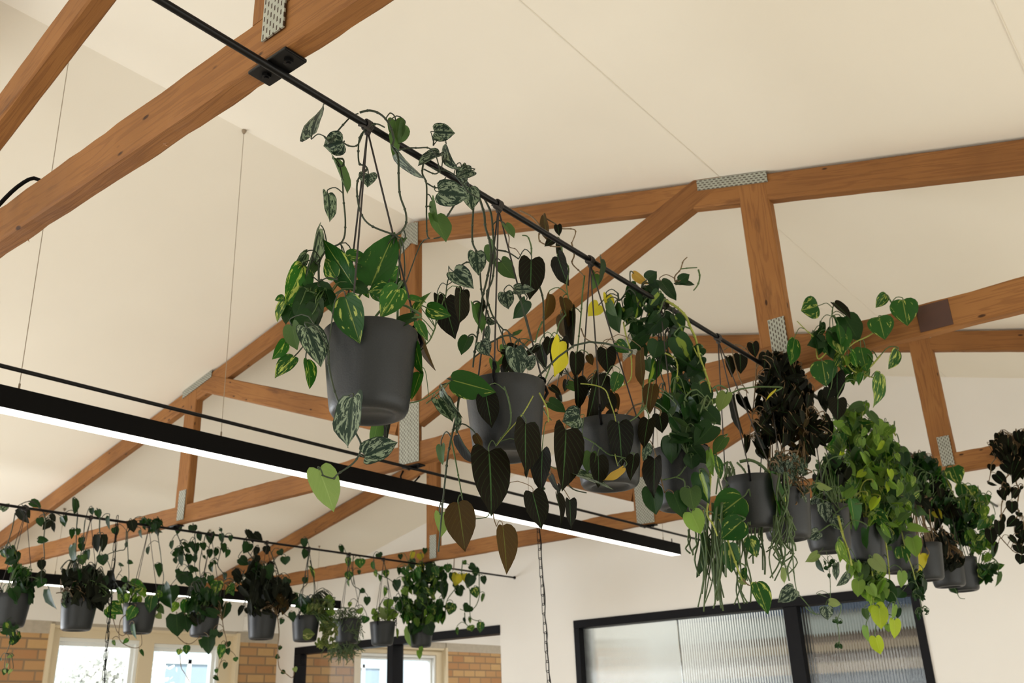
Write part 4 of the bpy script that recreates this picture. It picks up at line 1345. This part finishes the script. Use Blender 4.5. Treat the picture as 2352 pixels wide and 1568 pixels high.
F4 = '''
@ y
V d 2.2 0 690,350 640,420 700,520 760,600 740,700
V d 2.0 0 870,500 900,580 930,680 900,760
V d 2.2 0 650,640 630,700 650,780 690,850
V b 2.0 -.05 920,1010 935,1150 925,1290 935,1440 990,1490 1040,1525 1060,1490
V b 1.8 -.02 950,980 1000,1020 1030,1040
C 665 310 730 415 50
C 720 340 800 410 80
H 690 420 640 505 90
C 760 450 730 535 50
C 830 440 835 515 64
H 935 475 960 520 60
H 985 530 985 600 80
H 610 540 680 600 80
C 560 640 625 710 70
C 590 670 605 760 70
H 1010 710 970 770 70
H 1040 840 1060 920 90
C 640 930 600 1020 40
C 660 950 690 1010 40
H 1040 985 1050 1070 60 -.04
H 965 1040 945 1090 40 -.04
H 945 1265 935 1300 36 -.05
H 935 1345 900 1365 40 -.05
H 955 1470 990 1490 36 -.05
P 1060 1440 1075 1480 40 -.05
A CCH 760 660 110 90 16 110 0 .07
A CCC 800 820 150 120 36 115 -.03 .08
A CCD 950 880 80 90 16 115 -.05 .05
A CC 800 980 110 40 12 90 -.06 .04
'''
F5 = '''
@ y
V d 2.0 0 1190,480 1170,600 1170,740 1120,800 1090,900
V d 2.0 0 1190,560 1215,680 1225,800 1220,860
H 1140 380 1145 460 60
H 1160 470 1140 550 64
H 1150 700 1145 755 50
G 1180 610 1230 720 30
W 1130 1170 1230 1165 90 -.10
G 1140 900 1160 960 60
A WW 1230 960 80 70 20 62 -.02 .06
A WWN 1330 990 60 90 26 62 -.02 .06
A WW 1340 1130 70 70 22 56 -.03 .06
A WW 1330 1240 100 40 26 52 -.03 .06
A H 1150 930 60 50 6 70 0 .05
A WN 1330 900 40 30 5 70 0 .04
'''
F6 = '''
@ z
V d 1.8 0 130,510 150,620 180,760 235,800 230,860 200,950
V d 1.8 0 185,520 180,620 190,760
H 75 440 95 510 40
G 145 530 150 620 50
G 240 545 240 625 84
G 145 650 150 730 66
H 230 640 235 680 30
H 245 800 285 825 42
H 300 860 295 935 56
L 230 960 250 1000 64
G 290 1020 270 1080 70
G 160 900 150 950 34
G 145 720 150 780 20
K 150 120 1040 110 60 60 -.02
K 60 200 1110 60 90 60 -.04
K 110 100 1280 130 60 90 -.02
K 50 120 970 100 30 50 0
'''
F7 = '''
@ z
V d 1.8 0 430,550 460,680 480,880
V d 1.8 0 350,520 375,660 500,730 570,860 590,950 540,1010
G 345 570 350 640 34
G 365 640 375 700 30
H 390 500 410 545 60
G 450 640 460 705 56
G 400 680 405 735 30
G 440 780 445 860 30
H 535 860 530 910 46
N 470 880 480 960 90
N 500 960 500 1050 70
P 440 950 440 1060 60
L 370 970 330 1000 50
L 350 1010 400 1050 60
N 540 1120 548 1200 20 -.04
L 400 1050 330 1075 26 -.05
A NP 450 1010 90 50 10 60 0 .05
'''
F8 = '''
@ z
V g 2.2 0 640,580 620,700 590,830 600,960 640,1050
V g 2.2 0 760,600 770,760 780,900 760,1050
V g 2.2 0 860,600 850,800 800,950
V g 2.2 0 960,640 900,760 930,880 900,1000
V g 2.0 0 1020,800 960,880 940,960
V g 2.0 0 1080,600 1080,700 1140,800 1145,900 1150,1030 1220,1060
V g 2.0 0 1220,640 1220,780 1220,860 1180,950 1100,970 1060,960
V b 1.8 0 1010,640 1020,480 1030,420
V g 2.0 0 1100,990 1110,1080 1150,1110
H 775 460 770 510 40
Y 680 490 660 560 40
Y 735 505 735 560 60
H 670 550 680 635 60
H 570 510 575 555 40
G 960 590 965 665 70
G 1090 565 1115 595 40
H 1140 600 1200 630 60
H 1250 690 1265 760 50
Y 1050 670 1020 770 90
Y 1100 670 1110 750 56
H 1160 680 1120 790 90
G 1180 780 1200 870 80
H 1000 660 1000 740 60
G 725 730 735 815 70
G 810 780 800 865 66
H 770 645 760 760 110
H 920 740 925 890 70
G 1000 910 970 1010 90
H 1140 930 1100 985 90
G 1235 1065 1225 1155 66
G 1145 1095 1160 1145 64
H 555 620 560 685 38
H 545 720 540 820 70
H 605 830 600 915 50
U 1260 835 1240 905 26
H 1190 620 1190 700 60
H 1100 1030 1105 1080 24
G 1040 1110 1038 1175 28
G 1135 1030 1150 1080 26
L 640 1100 650 1270 40 -.05
L 720 1300 735 1375 46 -.06
L 735 1270 745 1330 36 -.06
A GNHL 740 800 130 170 40 78 0 .08
A GH 860 720 90 110 18 80 0 .07
A HNG 750 1020 140 90 40 85 -.03 .07
A GH 620 960 60 90 14 80 0 .05
A GH 900 980 50 80 12 80 -.02 .05
A HH 700 1130 40 30 5 90 -.08 .02
H 790 1080 830 1180 110 -.09
A G 650 700 60 80 10 70 0 .05
A H 1060 800 40 40 5 60 0 .04
A Y 710 620 60 30 3 60 0 .04
'''
FAR = [
 ('heartleaf_philodendron', 1.995, 'dark heart-leaved pot cut off by the left edge', F0),
 ('silver_vine', 2.31, 'pot under a dull grey-green leaf heap, left of the thin chain', F1),
 ('golden_pothos', 2.625, 'pot of broad bright green leaves just right of the thin chain', F2),
 ('heartleaf_philodendron', 3.00, 'pot hidden in dark hearts over the left window, many thin vines', F3),
 ('curly_hoya', 3.372, 'bare-sided grey pot with a heap of crinkled leaves above the narrow brick pier', F4),
 ('variegated_ivy', 3.681, 'pot spilling cream-edged small leaves at the corner of the clear glazing', F5),
 ('mistletoe_cactus', 4.005, 'pot covered in a hair-thin dark tangle', F6),
 ('golden_pothos', 4.300, 'bare grey pot with a few pale young leaves on the far left rod', F7),
 ('heartleaf_philodendron', 4.650, 'last pot of the far left rod, tall mass of bright green hearts', F8),
]
for i, (nm, x, lab, tx) in enumerate(FAR):
    plant(nm, 20+i, (x,4.43), lab, HP, G3, tx, knot=(x,4.43), rz=.986, ps=1.06, seed=20+i, lo=True)
